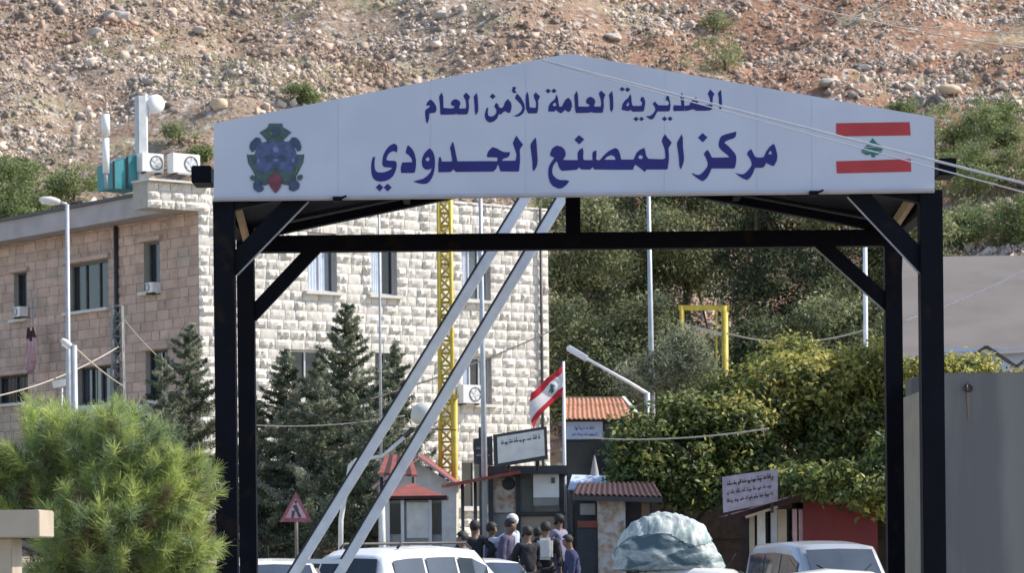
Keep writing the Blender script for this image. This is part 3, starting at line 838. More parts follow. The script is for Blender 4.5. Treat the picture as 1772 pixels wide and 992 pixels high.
# stone clad block closing the eave beside the white front
u0 = uz(253, 340, CW, UW, NW)[0]
zb0, zb1 = hit(290, 362, CW, NW).z, hit(290, 316, CW, NW).z
stone_wall(CW + UW * u0 + NW * .06, UW, NW, -u0 + .3, zb0, zb1, [], (zb1 - zb0) / 3 + .001, (.35, .6), .07, 5, 'eave_block', [M['stone_white'], M['mortar']], bld)
b = MB(); b.box(CW + UW * (u0 / 2 + .15) - NW * .35 + zz * ((zb0 + zb1) / 2), (-u0 + .3, .8, zb1 - zb0), Matrix((UW, NW, zz)).transposed())
b.build('eave_core', M['mortar'], bld)
b = MB(); b.box(CW + UW * (u0 / 2 + .15) - NW * .25 + zz * (zb1 + .03), (-u0 + .4, 1.0, .06), Matrix((UW, NW, zz)).transposed())
b.build('coping', M['stone_white'], bld)
# drain pipes
p0 = hit(200, 392, CW + NL * .08, NL); p1 = Vector((p0.x, p0.y, ZB))
MB().tube([p0, p1], .07, 8).build('drain_pipe', M['frame_dark'], bld)
p0 = hit(936, 440, CW + NW * .1, NW)
MB().tube([Vector((p0.x, p0.y, ZT)), Vector((p0.x, p0.y, ZB))], .05, 8).build('drain_pipe', M['frame_dark'], bld)
window(ow[0], CW, UW, NW, bld, 'glass_blue', 1, 'frame_alu', (0.02, .72))
window(ow[1], CW, UW, NW, bld, 'glass_dark', 1, 'frame_alu', (0.02, .55))
window(ow[2], CW, UW, NW, bld, 'glass_blue', 2, 'frame_alu', (0.0, .35))
window(ow[3], CW, UW, NW, bld, 'glass_dark', 1)
window(ow[4], CW, UW, NW, bld, 'glass_dark', 1, 'shutter')
window(ow[5], CW, UW, NW, bld, 'glass_dark', 2, 'frame_alu', (0.0, .3))
for k in (6, 7): window(ow[k], CW, UW, NW, bld, 'glass_dark', 1)
window(ol[0], CW, UL, NL, bld, 'glass_dark', 0, 'frame_dark', lintel=True)
window(ol[1], CW, UL, NL, bld, 'glass_dark', 2, 'shutter', lintel=True, rail=False)
window(ol[2], CW, UL, NL, bld, 'glass_dark', 0, 'shutter', lintel=True)
window(ol[3], CW, UL, NL, bld, 'glass_dark', 1, 'frame_dark', lintel=True)
window(ol[4], CW, UL, NL, bld, 'glass_blue', 3, 'frame_dark', lintel=True, bars=True)
window(ol[5], CW, UL, NL, bld, 'glass_dark', 1, 'frame_dark', lintel=True, bars=True)

# ------------------------------------------------------------------ things on the building
def ac_unit(c, U, N, w, h, label, d=.32):
    rot = Matrix((U, N, zz)).transposed()
    t = thing('air_conditioner', label, 'air conditioner', c - zz * h / 2, 'outdoor air conditioner units on the building')
    MB().box(c, (w, d, h), rot).build('casing', M['ac_white'], t, bevel=.015)
    fc = c + N * (d / 2 + .004) + U * w * .16
    b = MB(); b.lathe(fc, N, [(h * .40, 0), (h * .40, .015), (h * .36, .018), (h * .34, .004)], 20); b.build('fan_ring', M['grille'], t)
    b = MB(); b.lathe(fc, N, [(h * .10, .012), (h * .0001, .016)], 12)
    for k in range(5):
        a = k * 1.2566
        dv = U * math.cos(a) + zz * math.sin(a)
        b.beam(fc + dv * .02 + N * .008, fc + dv * h * .33 + N * .008, h * .12, .004, N)
    b.build('fan', M['frame_alu'], t)
    b = MB()
    for s in (-1, 1): b.box(c - zz * (h / 2 + .03) + U * s * w * .35, (.05, d, .05), rot)
    b.build('bracket', M['frame_dark'], t)
pA = hit(318, 284, CW - NW * .35, NW)
ac_unit(pA, UW, NW, .95, .58, 'white outdoor air conditioner with its fan showing on the stone block at the roof corner')
ac_unit(pA - UW * .85 - NW * .5 + zz * .02, UW, NW, .75, .55, 'white air conditioner behind the grey antenna mast at the roof corner')
pB = hit(812, 683, CW + NW * .2, NW)
ac_unit(pB, UW, NW, .74, .58, 'white air conditioner under the lower right window of the white stone front')
pC = hit(265, 498, CW + NL * .16, NL)
ac_unit(pC, UL, NL, .42, .30, 'small air conditioner at the foot of the narrow window beside the building corner')
pD = hit(36, 540, CW + NL * .2, NL)
ac_unit(pD, UL, NL, .44, .32, 'small air conditioner under the narrow window at the far end of the shaded wing')
# roof equipment
o2 = CW - NW * 1.0
def roofpt(px, py): return hit(px, py, o2, NW)
zr0 = zf1
p = roofpt(243, 240); zt = roofpt(243, 166).z
t = thing('box_antenna', 'tall grey box antenna with a white edge standing on the roof corner', 'antenna', (p.x, p.y, zr0))
MB().box((p.x, p.y, (zr0 + zt) / 2), (.27, .22, zt - zr0), rot).build('housing', M['pole_grey'], t, bevel=.02)
q = p + UW * .2
MB().tube([(q.x, q.y, zr0), (q.x, q.y, zt + .08)], .045, 8).build('mast', M['white_paint'], t)
d = roofpt(268, 180)
t = thing('microwave_dish', 'round white drum dish beside the top of the grey box antenna', 'dish', (d.x, d.y, d.z))
b = MB(); b.lathe(d + NW * -.2, (NW + Vector((0, 0, .0))).normalized(), [(.0001, 0), (.24, .0), (.28, .04), (.28, .3), (.22, .36), (.1, .385), (.0001, .39)], 24); b.build('drum', M['white_paint'], t)
MB().tube([d - NW * .15 - zz * .2, d - NW * .15 - UW * .26 - zz * .25], .03, 8).build('mount', M['pole_grey'], t)
p = roofpt(183, 250); zt = roofpt(183, 198).z; zb = roofpt(183, 306).z
t = thing('antenna_mast', 'slim white stick antenna with a spike on the roof behind the teal sheet', 'antenna', (p.x, p.y, zr0))
MB().tube([(p.x, p.y, zr0), (p.x, p.y, zb + .3)], .05, 8).tube([(p.x, p.y, zt), (p.x + .05, p.y, zt + .38)], .014, 6).build('pole', M['pole_grey'], t)
MB().tube([(p.x, p.y, zb + .1), (p.x, p.y, zb + (zt - zb) * .62)], .10, 10).tube([(p.x, p.y, zb + (zt - zb) * .66), (p.x, p.y, zt)], .125, 10).build('radome', M['white_paint'], t)
pa, pb_ = roofpt(196, 300), roofpt(243, 300)
t = thing('roof_tank_screen', 'teal sheet metal enclosure on the roof left of the grey box antenna', 'enclosure', (pa.x, pa.y, zr0))
zt1, zt2 = roofpt(196, 282).z, roofpt(243, 266).z
b = MB(); b.prism([Vector((pa.x, pa.y, zr0)), Vector((pb_.x, pb_.y, zr0)), Vector((pb_.x, pb_.y, zt2)), Vector((pa.x, pa.y, zt1))], -NW * .9); b.build('sheet', M['teal'], t)
b = MB()
for f_ in (0, .5, 1):
    x = pa.lerp(pb_, f_) + NW * .03; b.beam((x.x, x.y, zr0), (x.x, x.y, zt1 + (zt2 - zt1) * f_ + .05), .06, .05)
b.build('frame', M['frame_dark'], t)
# flag hanging limp on the shaded wing
pf = hit(56, 520, CW + NL * .5, NL)
t = thing('limp_flag', 'limp dark red and white flag hanging against the shaded stone wing', 'flag', (pf.x, pf.y, pf.z - 2.5))
MB().tube([pf, pf - zz * 2.6], .025, 8).build('flagpole', M['pole_grey'], t)
def limp(c0, w, h, seed):
    n, m_ = 14, 12; vs, fs = [], []
    for j in range(m_ + 1):
        for i in range(n + 1):
            a = i / n; zv = j / m_
            x = (a - .5) * w * (.55 + .45 * math.sin(zv * 2.4 + .5)) + .05 * math.sin(5 * zv)
            y = .10 * math.sin(a * 15 + zv * 3 + seed) * (.3 + zv)
            vs.append(c0 + UL * -x + NL * (y + .15) + zz * (-zv * h + .06 * math.sin(a * 9)))
    fs = [(j * (n + 1) + i, j * (n + 1) + i + 1, (j + 1) * (n + 1) + i + 1, (j + 1) * (n + 1) + i) for j in range(m_) for i in range(n)]
    return vs, fs
c0 = hit(60, 570, CW + NL * .5, NL)
b = MB(); vs, fs = limp(c0, .5, 1.35, 1)
for f_ in fs:
    pass
k = 15
for idx, f_ in enumerate(fs):
    b.cur = 0 if idx < 14 * 3 else 1
    b.add([vs[i] for i in f_], [(0, 1, 2, 3)], True)
b.build('cloth', [M['maroon'], M['pink_sheet']], t, fix=False)

# ================================================================== GREY SHED AND WALL AT THE RIGHT
t = thing('grey_shed', 'long shed with a big sloping weathered grey roof behind the right gate posts', 'shed', (P(1700, 600, 60).x, 60, g(11, 60)))
e0, e1 = P(1555, 622, 62), P(2050, 596, 62)
r0, r1 = P(1562, 445, 70), P(2050, 438, 70)
b = MB(); vs = []
nx, ny = 60, 2
for j in range(ny + 1):
    for i in range(nx * 4 + 1):
        a = i / (nx * 4)
        p = e0.lerp(e1, a).lerp(r0.lerp(r1, a), j / ny)
        p.z += 0
        vs.append(p)
w = nx * 4 + 1
b.add(vs, [(j * w + i, j * w + i + 1, (j + 1) * w + i + 1, (j + 1) * w + i) for j in range(ny) for i in range(w - 1)])
b.build('roof', M['shed_roof'], t, fix=False)
zg = g(11, 62)
b = MB(); b.box(((e0.x + e1.x) / 2 + .3, 66, (zg + e0.z - .8) / 2 - .25), (e1.x - e0.x - .6, 6.5, e0.z - zg - .6)); b.build('wall', M['off_white'], t)
b = MB(); x0 = P(1655, 600, 61.8).x
ztop, zbot = P(1700, 592, 61.8).z - .1, P(1700, 640, 61.8).z
k = 0; x = x0
pts = []
while x < e1.x:
    pts.append(Vector((x, 61.8, ztop if k % 2 else zbot + .05))); x += .62; k += 1
for a, c in zip(pts, pts[1:]): b.beam(a, c, .07, .06, (0, 1, 0))
b.build('truss', M['frame_dark'], t)
b = MB(); b.box(((x0 + e1.x) / 2, 62.3, (ztop + zbot) / 2), (e1.x - x0 + .3, .05, ztop - zbot)); b.build('sheeting', M['blue_white'], t)
# grey rendered wall block
wx = P(1598, 800, 34.2).x; wz = P(1700, 645, 34.2).z
t = thing('rendered_wall', 'plain grey rendered wall with one rust hole standing beside the right front post', 'wall', (wx + 3, 34.9, 0))
b = MB(); b.box((wx + 4, 34.95, wz / 2), (8, 1.5, wz)); b.build('wall_block', M['grey_wall'], t, bevel=.015)
b = MB(); b.box((wx - .017, 34.95, wz / 2 - .1), (.03, 1.4, wz - .22)); b.build('end_facing', M['beige'], t)
p = P(1676, 672, 34.19)
b = MB(); b.lathe(p + Vector((0, -.002, 0)), (0, -1, 0), [(.0001, .001), (.035, .003), (.05, .018), (.055, .0)], 12)
b.tube([p + Vector((-.02, -.02, .03)), p + Vector((-.03, -.07, .02)), p + Vector((-.03, -.07, -.05))], .012, 6); b.build('pipe_stub', M['frame_dark'], t)
b = MB(); b.flat([[p + Vector((x, -.004, z)) for x, z in ((-.025, -.04), (.02, -.04), (.015, -.25), (.0, -.42), (-.012, -.3))]]); b.build('rust_stain', M['mortar_dark'], t, fix=False)
# pillar at lower left foreground
pc = P(0, 906, 22.0)
t = thing('concrete_pillar', 'stubby beige concrete pillar with a thick cap in front of the pale pine', 'pillar', (pc.x - .25, 22.3, 0))
x1 = P(68, 900, 22).x; zt, zb = P(30, 883, 22).z, P(30, 931, 22).z
MB().box((x1 - .55, 22.35, (zt + zb) / 2), (1.1, .7, zt - zb)).build('cap', M['beige'], t, bevel=.008)
xs = P(14, 960, 22).x
MB().box((xs - .3, 22.4, zb / 2 - .001), (.6, .45, zb - .002)).build('shaft', M['beige'], t, bevel=.008)
# ================================================================== VEGETATION
def leaf_quads(C, size, rg, up=.3, aspect=.5, outward=None, fold=True):
    """C (n,3) leaf centres -> (4n,3) quads with random orientation"""
    n = len(C)
    nrm = rg.normal(size=(n, 3)); nrm[:, 2] += up * 2
    if outward is not None: nrm += outward * .9
    nrm = unit(nrm)
    t = unit(np.cross(nrm, rg.normal(size=(n, 3))))
    s = np.cross(nrm, t)
    l = size * rg.uniform(.6, 1.35, (n, 1))
    w = l * aspect
    V = np.empty((n, 4, 3))
    V[:, 0] = C - t * l * .5
    V[:, 1] = C + s * w * .5 - t * l * .05
    V[:, 2] = C + t * l * .5 - nrm * l * .12
    V[:, 3] = C - s * w * .5 - t * l * .05
    return V.reshape(-1, 3)
def limb_tree(base, top, r0, limbs, rg, parent, m='bark'):
    b = MB()
    base, top = Vector(base), Vector(top)
    n = 7; pts = []
    for i in range(n + 1):
        f = i / n
        p = base.lerp(top, f) + Vector((rg.normal() * .08, rg.normal() * .08, 0)) * (1 if 0 < i < n else 0) * (top - base).length * .12
        pts.append(p)
    b.tube(pts, [r0 * (1 - .75 * i / n) for i in range(n + 1)], 9)
    for q in limbs:
        q = Vector(q)
        k = int(rg.integers(2, n))
        s = pts[k]
        mid = s.lerp(q, .5) + Vector((rg.normal() * .15, rg.normal() * .15, .15)) * .6
        b.tube([s, mid, q], [r0 * .42, r0 * .28, r0 * .08], 6)
    b.build('trunk', M[m], parent)
def crown(parent, blobs, nclump, nleaf, leaf, cr, mats, wts, seed, hole=.35, up=.3, aspect=.5, yellow_top=None, name='crown', squash=.6):
    """blobs: (centre, (rx,ry,rz)); clumps sit in the outer part of each blob, with noise holes"""
    rg = np.random.default_rng(seed)
    vol = np.array([r[0] * r[1] * r[2] for c, r in blobs]) ** (2 / 3)
    pick = rg.choice(len(blobs), nclump, p=vol / vol.sum())
    Cb = np.array([list(b[0]) for b in blobs])[pick]; Rb = np.array([list(b[1]) for b in blobs])[pick]
    d = unit(rg.normal(size=(nclump, 3)))
    rad = rg.uniform(.45, 1.08, (nclump, 1)) ** .6
    cc = Cb + d * Rb * rad
    hn = fbm(cc[:, 0] * 1.1 + cc[:, 1] * .8 + 40, cc[:, 2] * 1.1 + cc[:, 1] * .5 + 10, seed, 3)
    keep = hn > np.quantile(hn, hole)
    cc, d = cc[keep], d[keep]
    k = len(cc)
    size = cr * rg.uniform(.6, 1.4, (k, 1, 1))
    off = rg.normal(size=(k, nleaf, 3)) * np.array([1, 1, squash]) * size * .5
    C = (cc[:, None] + off).reshape(-1, 3)
    out = np.repeat(d, nleaf, axis=0)
    V = leaf_quads(C, leaf, rg, up, aspect, out)
    cm = rg.choice(len(mats), k, p=np.array(wts) / sum(wts))
    if yellow_top is not None:
        zt = (cc[:, 2] - cc[:, 2].min()) / (np.ptp(cc[:, 2]) + 1e-6)
        cm = np.where(rg.uniform(size=k) < np.clip((zt - yellow_top[0]) * yellow_top[1], 0, .85), 1, cm)
    mi = np.repeat(cm, nleaf)
    flip = rg.uniform(size=len(mi)) < .03
    mi = np.where(flip, rg.integers(0, len(mats), len(mi)), mi)
    return np_mesh(name, V, 4, [M[m] for m in mats], mi, parent)
def broad_tree(name, label, cat, base, blobs, nclump, nleaf, leaf, cr, mats, wts, seed, r0=.14, group=None, bark='bark', **kw):
    rg = np.random.default_rng(seed + 500)
    t = thing(name, label, cat, base, group)
    cs = [Vector(b[0]) for b in blobs]
    top = max(cs, key=lambda v: v.z)
    limb_tree(base, (top.x * .6 + base[0] * .4, top.y * .6 + base[1] * .4, top.z), r0, cs, rg, t, bark)
    crown(t, blobs, nclump, nleaf, leaf, cr, mats, wts, seed, **kw)
    return t
def PB(px, py, D, rx, ry=None, rz=None, dd=0):
    """crown blob at a pixel with radii given in photo pixels"""
    k = D / F
    return (P(px, py, D + dd), (rx * k, (ry or rx) * k, (rz or rx) * k))
def gp(px, D, dx=0):
    x = P(px, 800, D).x + dx
    return (x, D, g(x, D))
SET3 = ['pine_a', 'pine_b', 'pine_c']
GT = 'dark pines on the slope behind the gate'
pines = [
 (1010, 112, [(1000, 370, 60), (1050, 440, 55), (985, 470, 50), (1020, 520, 60), (990, 590, 55), (1040, 600, 50), (1000, 300, 50)], 'pine with pale olive tufts directly beside the right edge of the white stone front', [.5, .32, .2]),
 (1105, 116, [(1090, 330, 70), (1140, 400, 60), (1075, 420, 55), (1120, 480, 60), (1090, 540, 60), (1150, 560, 55), (1110, 620, 60)], 'pine standing behind the tall thin grey pole', [.5, .25, .25]),
 (1190, 118, [(1190, 330, 70), (1240, 390, 60), (1180, 450, 55), (1225, 470, 50), (1190, 600, 60), (1235, 620, 60), (1180, 270, 60)], 'pine rising behind the yellow steel frame', [.5, .28, .22]),
 (1310, 113, [(1290, 350, 65), (1350, 380, 65), (1300, 440, 65), (1360, 470, 70), (1310, 530, 70), (1370, 560, 60), (1300, 610, 60), (1320, 280, 60)], 'darkest pine between the yellow frame and the thin pale pole', [.3, .05, .65]),
 (1430, 112, [(1420, 350, 60), (1470, 390, 60), (1420, 450, 65), (1480, 470, 60), (1430, 530, 60), (1480, 560, 55), (1430, 270, 70)], 'pine behind the thin pale pole near the right rear post', [.5, .2, .3]),
 (1545, 114, [(1540, 360, 55), (1590, 400, 55), (1550, 440, 55), (1600, 470, 50), (1520, 520, 55), (1560, 300, 60)], 'pine showing between the two right gate posts above the shed roof', [.5, .35, .15]),
]
for k, (bx, D, bl, lab, w) in enumerate(pines):
    blobs = [PB(x, y, D, r, r, r * .75, (k * 7 + i * 5) % 4 - 1.5) for i, (x, y, r) in enumerate(bl)]
    broad_tree('pine_tree', lab, 'pine', gp(bx, D), blobs, 1400, 34, .17, .55, SET3, w, 40 + k, .2, GT, hole=.28, up=.35, aspect=.34)
lowp = [(985, 101, [(975, 560, 50), (1000, 620, 55), (960, 640, 45), (1040, 640, 55), (1000, 680, 60), (950, 690, 45)], 'low dark pine filling the gap between the white stone front and the orange tiled hut', [.4, .1, .5]),
 (1100, 100, [(1085, 590, 50), (1130, 620, 50), (1080, 660, 55), (1140, 670, 55), (1110, 540, 45)], 'low pine behind the slanted lamp arm', [.45, .2, .35]),
 (1290, 100, [(1280, 610, 50), (1330, 590, 50), (1300, 650, 60), (1250, 660, 50), (1350, 640, 55)], 'low dark pine right of the yellow steel frame', [.35, .05, .6]),
 (1450, 101, [(1430, 560, 50), (1480, 580, 50), (1530, 560, 50), (1450, 620, 60), (1540, 610, 50)], 'low pine above the yellowing leafy tree beside the right rear post', [.45, .3, .25])]
for k, (bx, D, bl, lab, w) in enumerate(lowp):
    blobs = [PB(x, y, D, r, r, r * .8, (k * 5 + i * 3) % 3 - 1) for i, (x, y, r) in enumerate(bl)]
    broad_tree('pine_tree', lab, 'pine', gp(bx, D), blobs, 760, 34, .16, .5, SET3, w, 60 + k, .16, GT, hole=.28, up=.35, aspect=.34)
# leafy trees with yellowing tops at the right
LS = ['leaf_a', 'leaf_b', 'leaf_c']
broad_tree('leafy_tree', 'dense leafy tree turning yellow on top beside the inner right post', 'tree', gp(1440, 68),
           [PB(1500, 645, 68, 80, 80, 55), PB(1400, 668, 68, 95, 80, 52, -.6), PB(1345, 640, 68, 50, 60, 30), PB(1580, 640, 68, 45, 60, 40), PB(1330, 725, 68, 75, 70, 55, -.8), PB(1480, 760, 68, 90, 80, 70, -1), PB(1390, 790, 68, 85, 70, 60, -1.2), PB(1470, 850, 68, 80, 70, 50, -.6), PB(1560, 680, 68, 55, 60, 50, .5), PB(1545, 770, 68, 50, 60, 60, .5)],
           2300, 30, .15, .34, LS, [.55, .12, .33], 71, .16, 'leafy trees beyond the gate', hole=.30, up=.5, yellow_top=(.45, 1.7))
broad_tree('leafy_tree', 'leafy branches hanging low over the roof of the red kiosk', 'tree', gp(1575, 57.6),
           [PB(1470, 835, 57, 70, 60, 28), PB(1405, 836, 57.4, 45, 40, 20), PB(1530, 845, 57.4, 55, 50, 40), PB(1360, 822, 58, 40, 30, 22), PB(1560, 790, 57.4, 40, 50, 40)],
           560, 30, .14, .3, LS, [.42, .05, .53], 76, .12, 'leafy trees beyond the gate', hole=.25, up=.4)
broad_tree('leafy_tree', 'dark rounded leafy tree overhanging the orange tiled hut', 'tree', gp(1180, 66),
           [PB(1170, 715, 66, 60, 60, 36), PB(1130, 760, 66, 65, 60, 45, -.6), PB(1210, 770, 66, 75, 60, 60, -.5), PB(1270, 740, 66, 60, 60, 50), PB(1120, 810, 66, 60, 60, 45, -.8), PB(1210, 830, 66, 80, 60, 50, -.6), PB(1290, 800, 66, 60, 60, 50)],
           1500, 30, .145, .32, LS, [.42, .06, .52], 72, .15, 'leafy trees beyond the gate', hole=.30, up=.5, yellow_top=(.72, 1.6))
broad_tree('leafy_tree', 'leafy tree with olive foliage peeping between dark pines above the red kiosk', 'tree', gp(1330, 74),
           [PB(1290, 690, 74, 55, 50, 45), PB(1340, 650, 74, 50, 50, 40), PB(1250, 690, 74, 45, 45, 40), PB(1370, 620, 74, 45, 50, 35)],
           520, 32, .12, .34, LS, [.5, .1, .4], 73, .14, 'leafy trees beyond the gate', hole=.3, up=.5, yellow_top=(.7, 1.2))
broad_tree('olive_tree', 'grey green tree with drooping sprays left of the yellow steel frame', 'tree', gp(1185, 84),
           [PB(1175, 620, 84, 48, 45, 40), PB(1140, 650, 84, 50, 45, 40), PB(1205, 640, 84, 42, 45, 36), PB(1105, 655, 84, 45, 45, 36), PB(1180, 580, 84, 22, 25, 22)],
           620, 34, .13, .36, ['fir_b', 'pine_b', 'pine_c'], [.5, .2, .3], 74, .14, hole=.35, up=-.1, aspect=.22)
# shrubs with yellow flowers over the grey wall
broad_tree('flowering_hedge', 'yellow topped hedge showing over the grey rendered wall', 'hedge', gp(1700, 52),
           [PB(1640, 640, 52, 30, 60, 18), PB(1690, 640, 52, 40, 60, 18), PB(1660, 665, 52, 50, 60, 30), PB(1730, 665, 52, 50, 60, 24), PB(1790, 655, 52, 50, 60, 24), PB(1590, 650, 52, 30, 60, 30)],
           520, 26, .09, .22, LS, [.3, .6, .1], 75, .07, hole=.2, up=.6)

# ------------------------------------------------------------------ firs in front of the building
def fir(base, h, r, label, seed, mats=('fir_a', 'fir_b', 'pine_c'), n=74, lean=0):
    rg = np.random.default_rng(seed)
    t = thing('fir_tree', label, 'fir', base, 'grey green firs in front of the stone building')
    b = MB(); bx = Vector(base)
    b.tube([bx, bx + Vector((lean * .5, 0, h * .5)), bx + Vector((lean, 0, h))], [.14, .08, .012], 8)
    Cs, mi = [], []
    for k in range(n):
        f = .10 + .89 * (k / n) ** .92
        z = h * f
        L = r * 1.18 * (1 - f) ** .88 * rg.uniform(.6, 1.3) + .05
        a = k * 2.39996 + rg.uniform(-.5, .5)
        s = bx + Vector((lean * f, 0, z))
        dv = Vector((math.cos(a), math.sin(a), 0))
        upk = rg.uniform(.05, .45)
        pts = [s + dv * L * q + Vector((0, 0, L * (upk * q * 1.1 - .25 * math.sin(q * 3.0) * .5))) for q in (0, .35, .7, 1)]
        b.tube(pts, [.03, .02, .014, .005], 5, cap=False)
        m = int(40 + 290 * L)
        q = rg.uniform(.12, 1.05, m)
        c = np.array([list(pts[0].lerp(pts[1], min(x / .35, 1)) if x < .35 else pts[1].lerp(pts[2], (x - .35) / .35) if x < .7 else pts[2].lerp(pts[3], (x - .7) / .3)) for x in q])
        side = np.array([-dv.y, dv.x, 0])
        c = c + side * (rg.normal(size=(m, 1)) * .14 * L * (1.15 - q[:, None])) + rg.normal(size=(m, 3)) * np.array([.045, .045, .05]) * (1.1 - .5 * f) + np.array([0, 0, -.03])
        Cs.append(c); mi += [int(rg.choice(3, p=[.5, .33, .17]))] * m
    b.build('trunk', M['bark_grey'], t)
    C = np.concatenate(Cs)
    V = leaf_quads(C, .12, rg, .15, .28)
    np_mesh('crown', V, 4, [M[m] for m in mats], mi, t)
def fpx(px, top, D, r_px, label, seed, **kw):
    bs = gp(px, D); h = P(px, top, D).z - bs[2]
    fir(bs, h, r_px * D / F, label, seed, **kw)
fpx(603, 520, 78, 165, 'tallest fir with a sharp tip in front of the white stone front', 11, n=120)
fpx(685, 585, 80, 95, 'narrow fir right of the tallest fir, behind the silver barrier', 12, n=80)
fpx(495, 600, 79, 140, 'broad fir between the left rear post and the tallest fir', 13, n=95)
fpx(550, 620, 76, 135, 'low dark fir crowded against the foot of the tallest fir', 14, n=85)
fpx(330, 556, 81, 135, 'fir with bare twigs just left of the gate, below the roof corner', 15, n=90)
fpx(282, 610, 80, 110, 'small fir behind the pale pine, left of the fir with bare twigs', 16, n=60)
fpx(445, 690, 77, 85, 'short fir partly hidden by the left rear post', 17, n=60)
fpx(650, 660, 75, 110, 'short dark fir above the small red hipped roof', 18, n=70)

# ------------------------------------------------------------------ pale long needled pine in the foreground
def needle_pine():
    rg = np.random.default_rng(77)
    D = 27.0
    base = gp(150, D)
    t = thing('young_pine', 'bushy young pine with long lime green needles in the left foreground', 'pine', base)
    blobs = [PB(60, 778, D, 105, 100, 88), PB(210, 782, D, 105, 100, 82, -.2), PB(287, 850, D, 92, 90, 85, -.3), PB(180, 910, D, 130, 110, 90, -.5), PB(284, 950, D, 95, 90, 85, -.3), PB(20, 880, D, 95, 100, 90), PB(110, 1020, D, 200, 110, 90), PB(-50, 800, D, 110, 100, 100), PB(0, 775, D, 85, 80, 80), PB(140, 770, D, 70, 80, 70), PB(290, 1050, D, 90, 90, 90)]
    b = MB(); bv = Vector(base)
    b.tube([bv, bv + Vector((.05, 0, .8)), bv + Vector((-.05, 0, 1.6)), bv + Vector((0, .05, 2.4))], [.11, .09, .06, .02], 9)
    vol = np.array([r[0] * r[1] * r[2] for c, r in blobs]) ** (2 / 3)
    nt = 1900
    pk = rg.choice(len(blobs), nt, p=vol / vol.sum())
    Cb = np.array([list(x[0]) for x in blobs])[pk]; Rb = np.array([list(x[1]) for x in blobs])[pk]
    d = unit(rg.normal(size=(nt, 3)))
    rad = rg.uniform(.35, .93, (nt, 1)) ** .7
    tip = Cb + d * Rb * rad
    z0 = bv.z
    keep = tip[:, 2] > z0 + .25
    tip, d = tip[keep], d[keep]
    hn = fbm(tip[:, 0] * 2.2 + 9, tip[:, 2] * 2.2 + tip[:, 1], 3, 3)
    kk = hn > np.quantile(hn, .22); tip, d = tip[kk], d[kk]
    nt = len(tip)
    axis = np.array([bv.x, bv.y, 0]); root = np.stack([np.full(nt, bv.x), np.full(nt, bv.y), np.clip(tip[:, 2] - .5, z0 + .3, z0 + 2.1)], -1)
    shoot = unit(unit(tip - root) * .8 + d * .5 + np.array([0, 0, .55]) + rg.normal(size=(nt, 3)) * .18)
    for i in rg.choice(nt, 130, replace=False):
        r_ = Vector(root[i]); e = Vector(tip[i])
        b.tube([r_, r_.lerp(e, .6) + Vector((0, 0, -.05)), e], [.022, .014, .006], 5, cap=False)
    b.build('trunk', M['bark'], t)
    nn = 140
    # needles in a brush round the last 0.3 m of each shoot
    s = rg.uniform(-.24, .06, (nt, nn, 1))
    p0 = tip[:, None] + shoot[:, None] * s
    nd = unit(shoot[:, None] * rg.uniform(.5, 1.2, (nt, nn, 1)) + unit(rg.normal(size=(nt, nn, 3))) * .75)
    L = rg.uniform(.09, .165, (nt, nn, 1))
    p1 = p0 + nd * L + np.array([0, 0, -.012])
    w = unit(np.cross(nd, rg.normal(size=(nt, nn, 3)))) * .0025
    V = np.stack([p0 - w, p0 + w, p1 + w * .4, p1 - w * .4], 2).reshape(-1, 3)
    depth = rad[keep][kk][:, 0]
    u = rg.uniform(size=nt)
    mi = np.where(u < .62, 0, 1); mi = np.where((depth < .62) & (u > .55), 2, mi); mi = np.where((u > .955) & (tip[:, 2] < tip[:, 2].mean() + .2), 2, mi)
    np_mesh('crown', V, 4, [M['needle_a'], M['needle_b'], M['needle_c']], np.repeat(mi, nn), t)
needle_pine()

# ------------------------------------------------------------------ shrubs on the hillside
def hill_bush(px, py, r_px, label, seed, mats=('bush_a', 'bush_b', 'pine_c'), w=(.5, .3, .2), sq=.8, n=260, cat='shrub'):
    D = 112.0
    while D < 200:
        p = P(px, py + r_px * .5, D)
        if p.z < g(p.x, p.y): break
        D += .25
    k = D / F; r = r_px * k
    rg = np.random.default_rng(seed)
    base = Vector((p.x, p.y, g(p.x, p.y)))
    n = int(n * max(1, r_px / 45) ** 1.6)
    t = thing('hill_shrub', label, cat, base, 'shrubs on the stony hillside')
    bl = [(base + Vector((rg.uniform(-.55, .55) * r, rg.uniform(-.4, .4) * r, r * sq * rg.uniform(.4, .95))), (r * rg.uniform(.45, .65), r * .6, r * sq * rg.uniform(.35, .6))) for _ in range(7)]
    limb_tree(base, base + Vector((0, 0, r * .7)), .06, [q[0] for q in bl], rg, t)
    crown(t, bl, n, 26, .13, .34, list(mats), list(w), seed, hole=.45, aspect=.4)
hb = [(1255, 95, 55, 'sage green shrub on the slope right of the sign peak'), (1235, 35, 40, 'small dry shrub above the sage shrub near the sign peak'),
      (310, 232, 34, 'pale sage shrub behind the round white drum dish'), (520, 168, 30, 'low shrub above the left half of the sign'),
      (1560, 195, 46, 'shrub at the right shoulder of the sign'), (1650, 225, 85, 'large green shrub just off the right end of the sign'),
      (1725, 200, 55, 'shrub beside the large green one right of the sign, near the photo edge'), (1690, 305, 95, 'big bright shrub behind the cables right of the gate'),
      (1750, 385, 90, 'spreading shrub directly above the ridge of the grey roof'), (1660, 395, 80, 'olive shrub behind the top of the right front post'),
      (1790, 290, 80, 'shrub cut by the right edge above the grey shed'),
      (60, 325, 85, 'dense green shrub above the roof edge at far left'), (128, 320, 55, 'rounded green shrub between the far left one and the stick antenna'),
      (5, 355, 75, 'dark shrub low behind the roof at the left edge'), (20, 295, 30, 'yellowish shrub on the slope at the left edge'),
      (340, 270, 26, 'olive shrub between the roof air conditioner and the sign'), (1745, 240, 40, 'small round shrub above the cables at far right')]
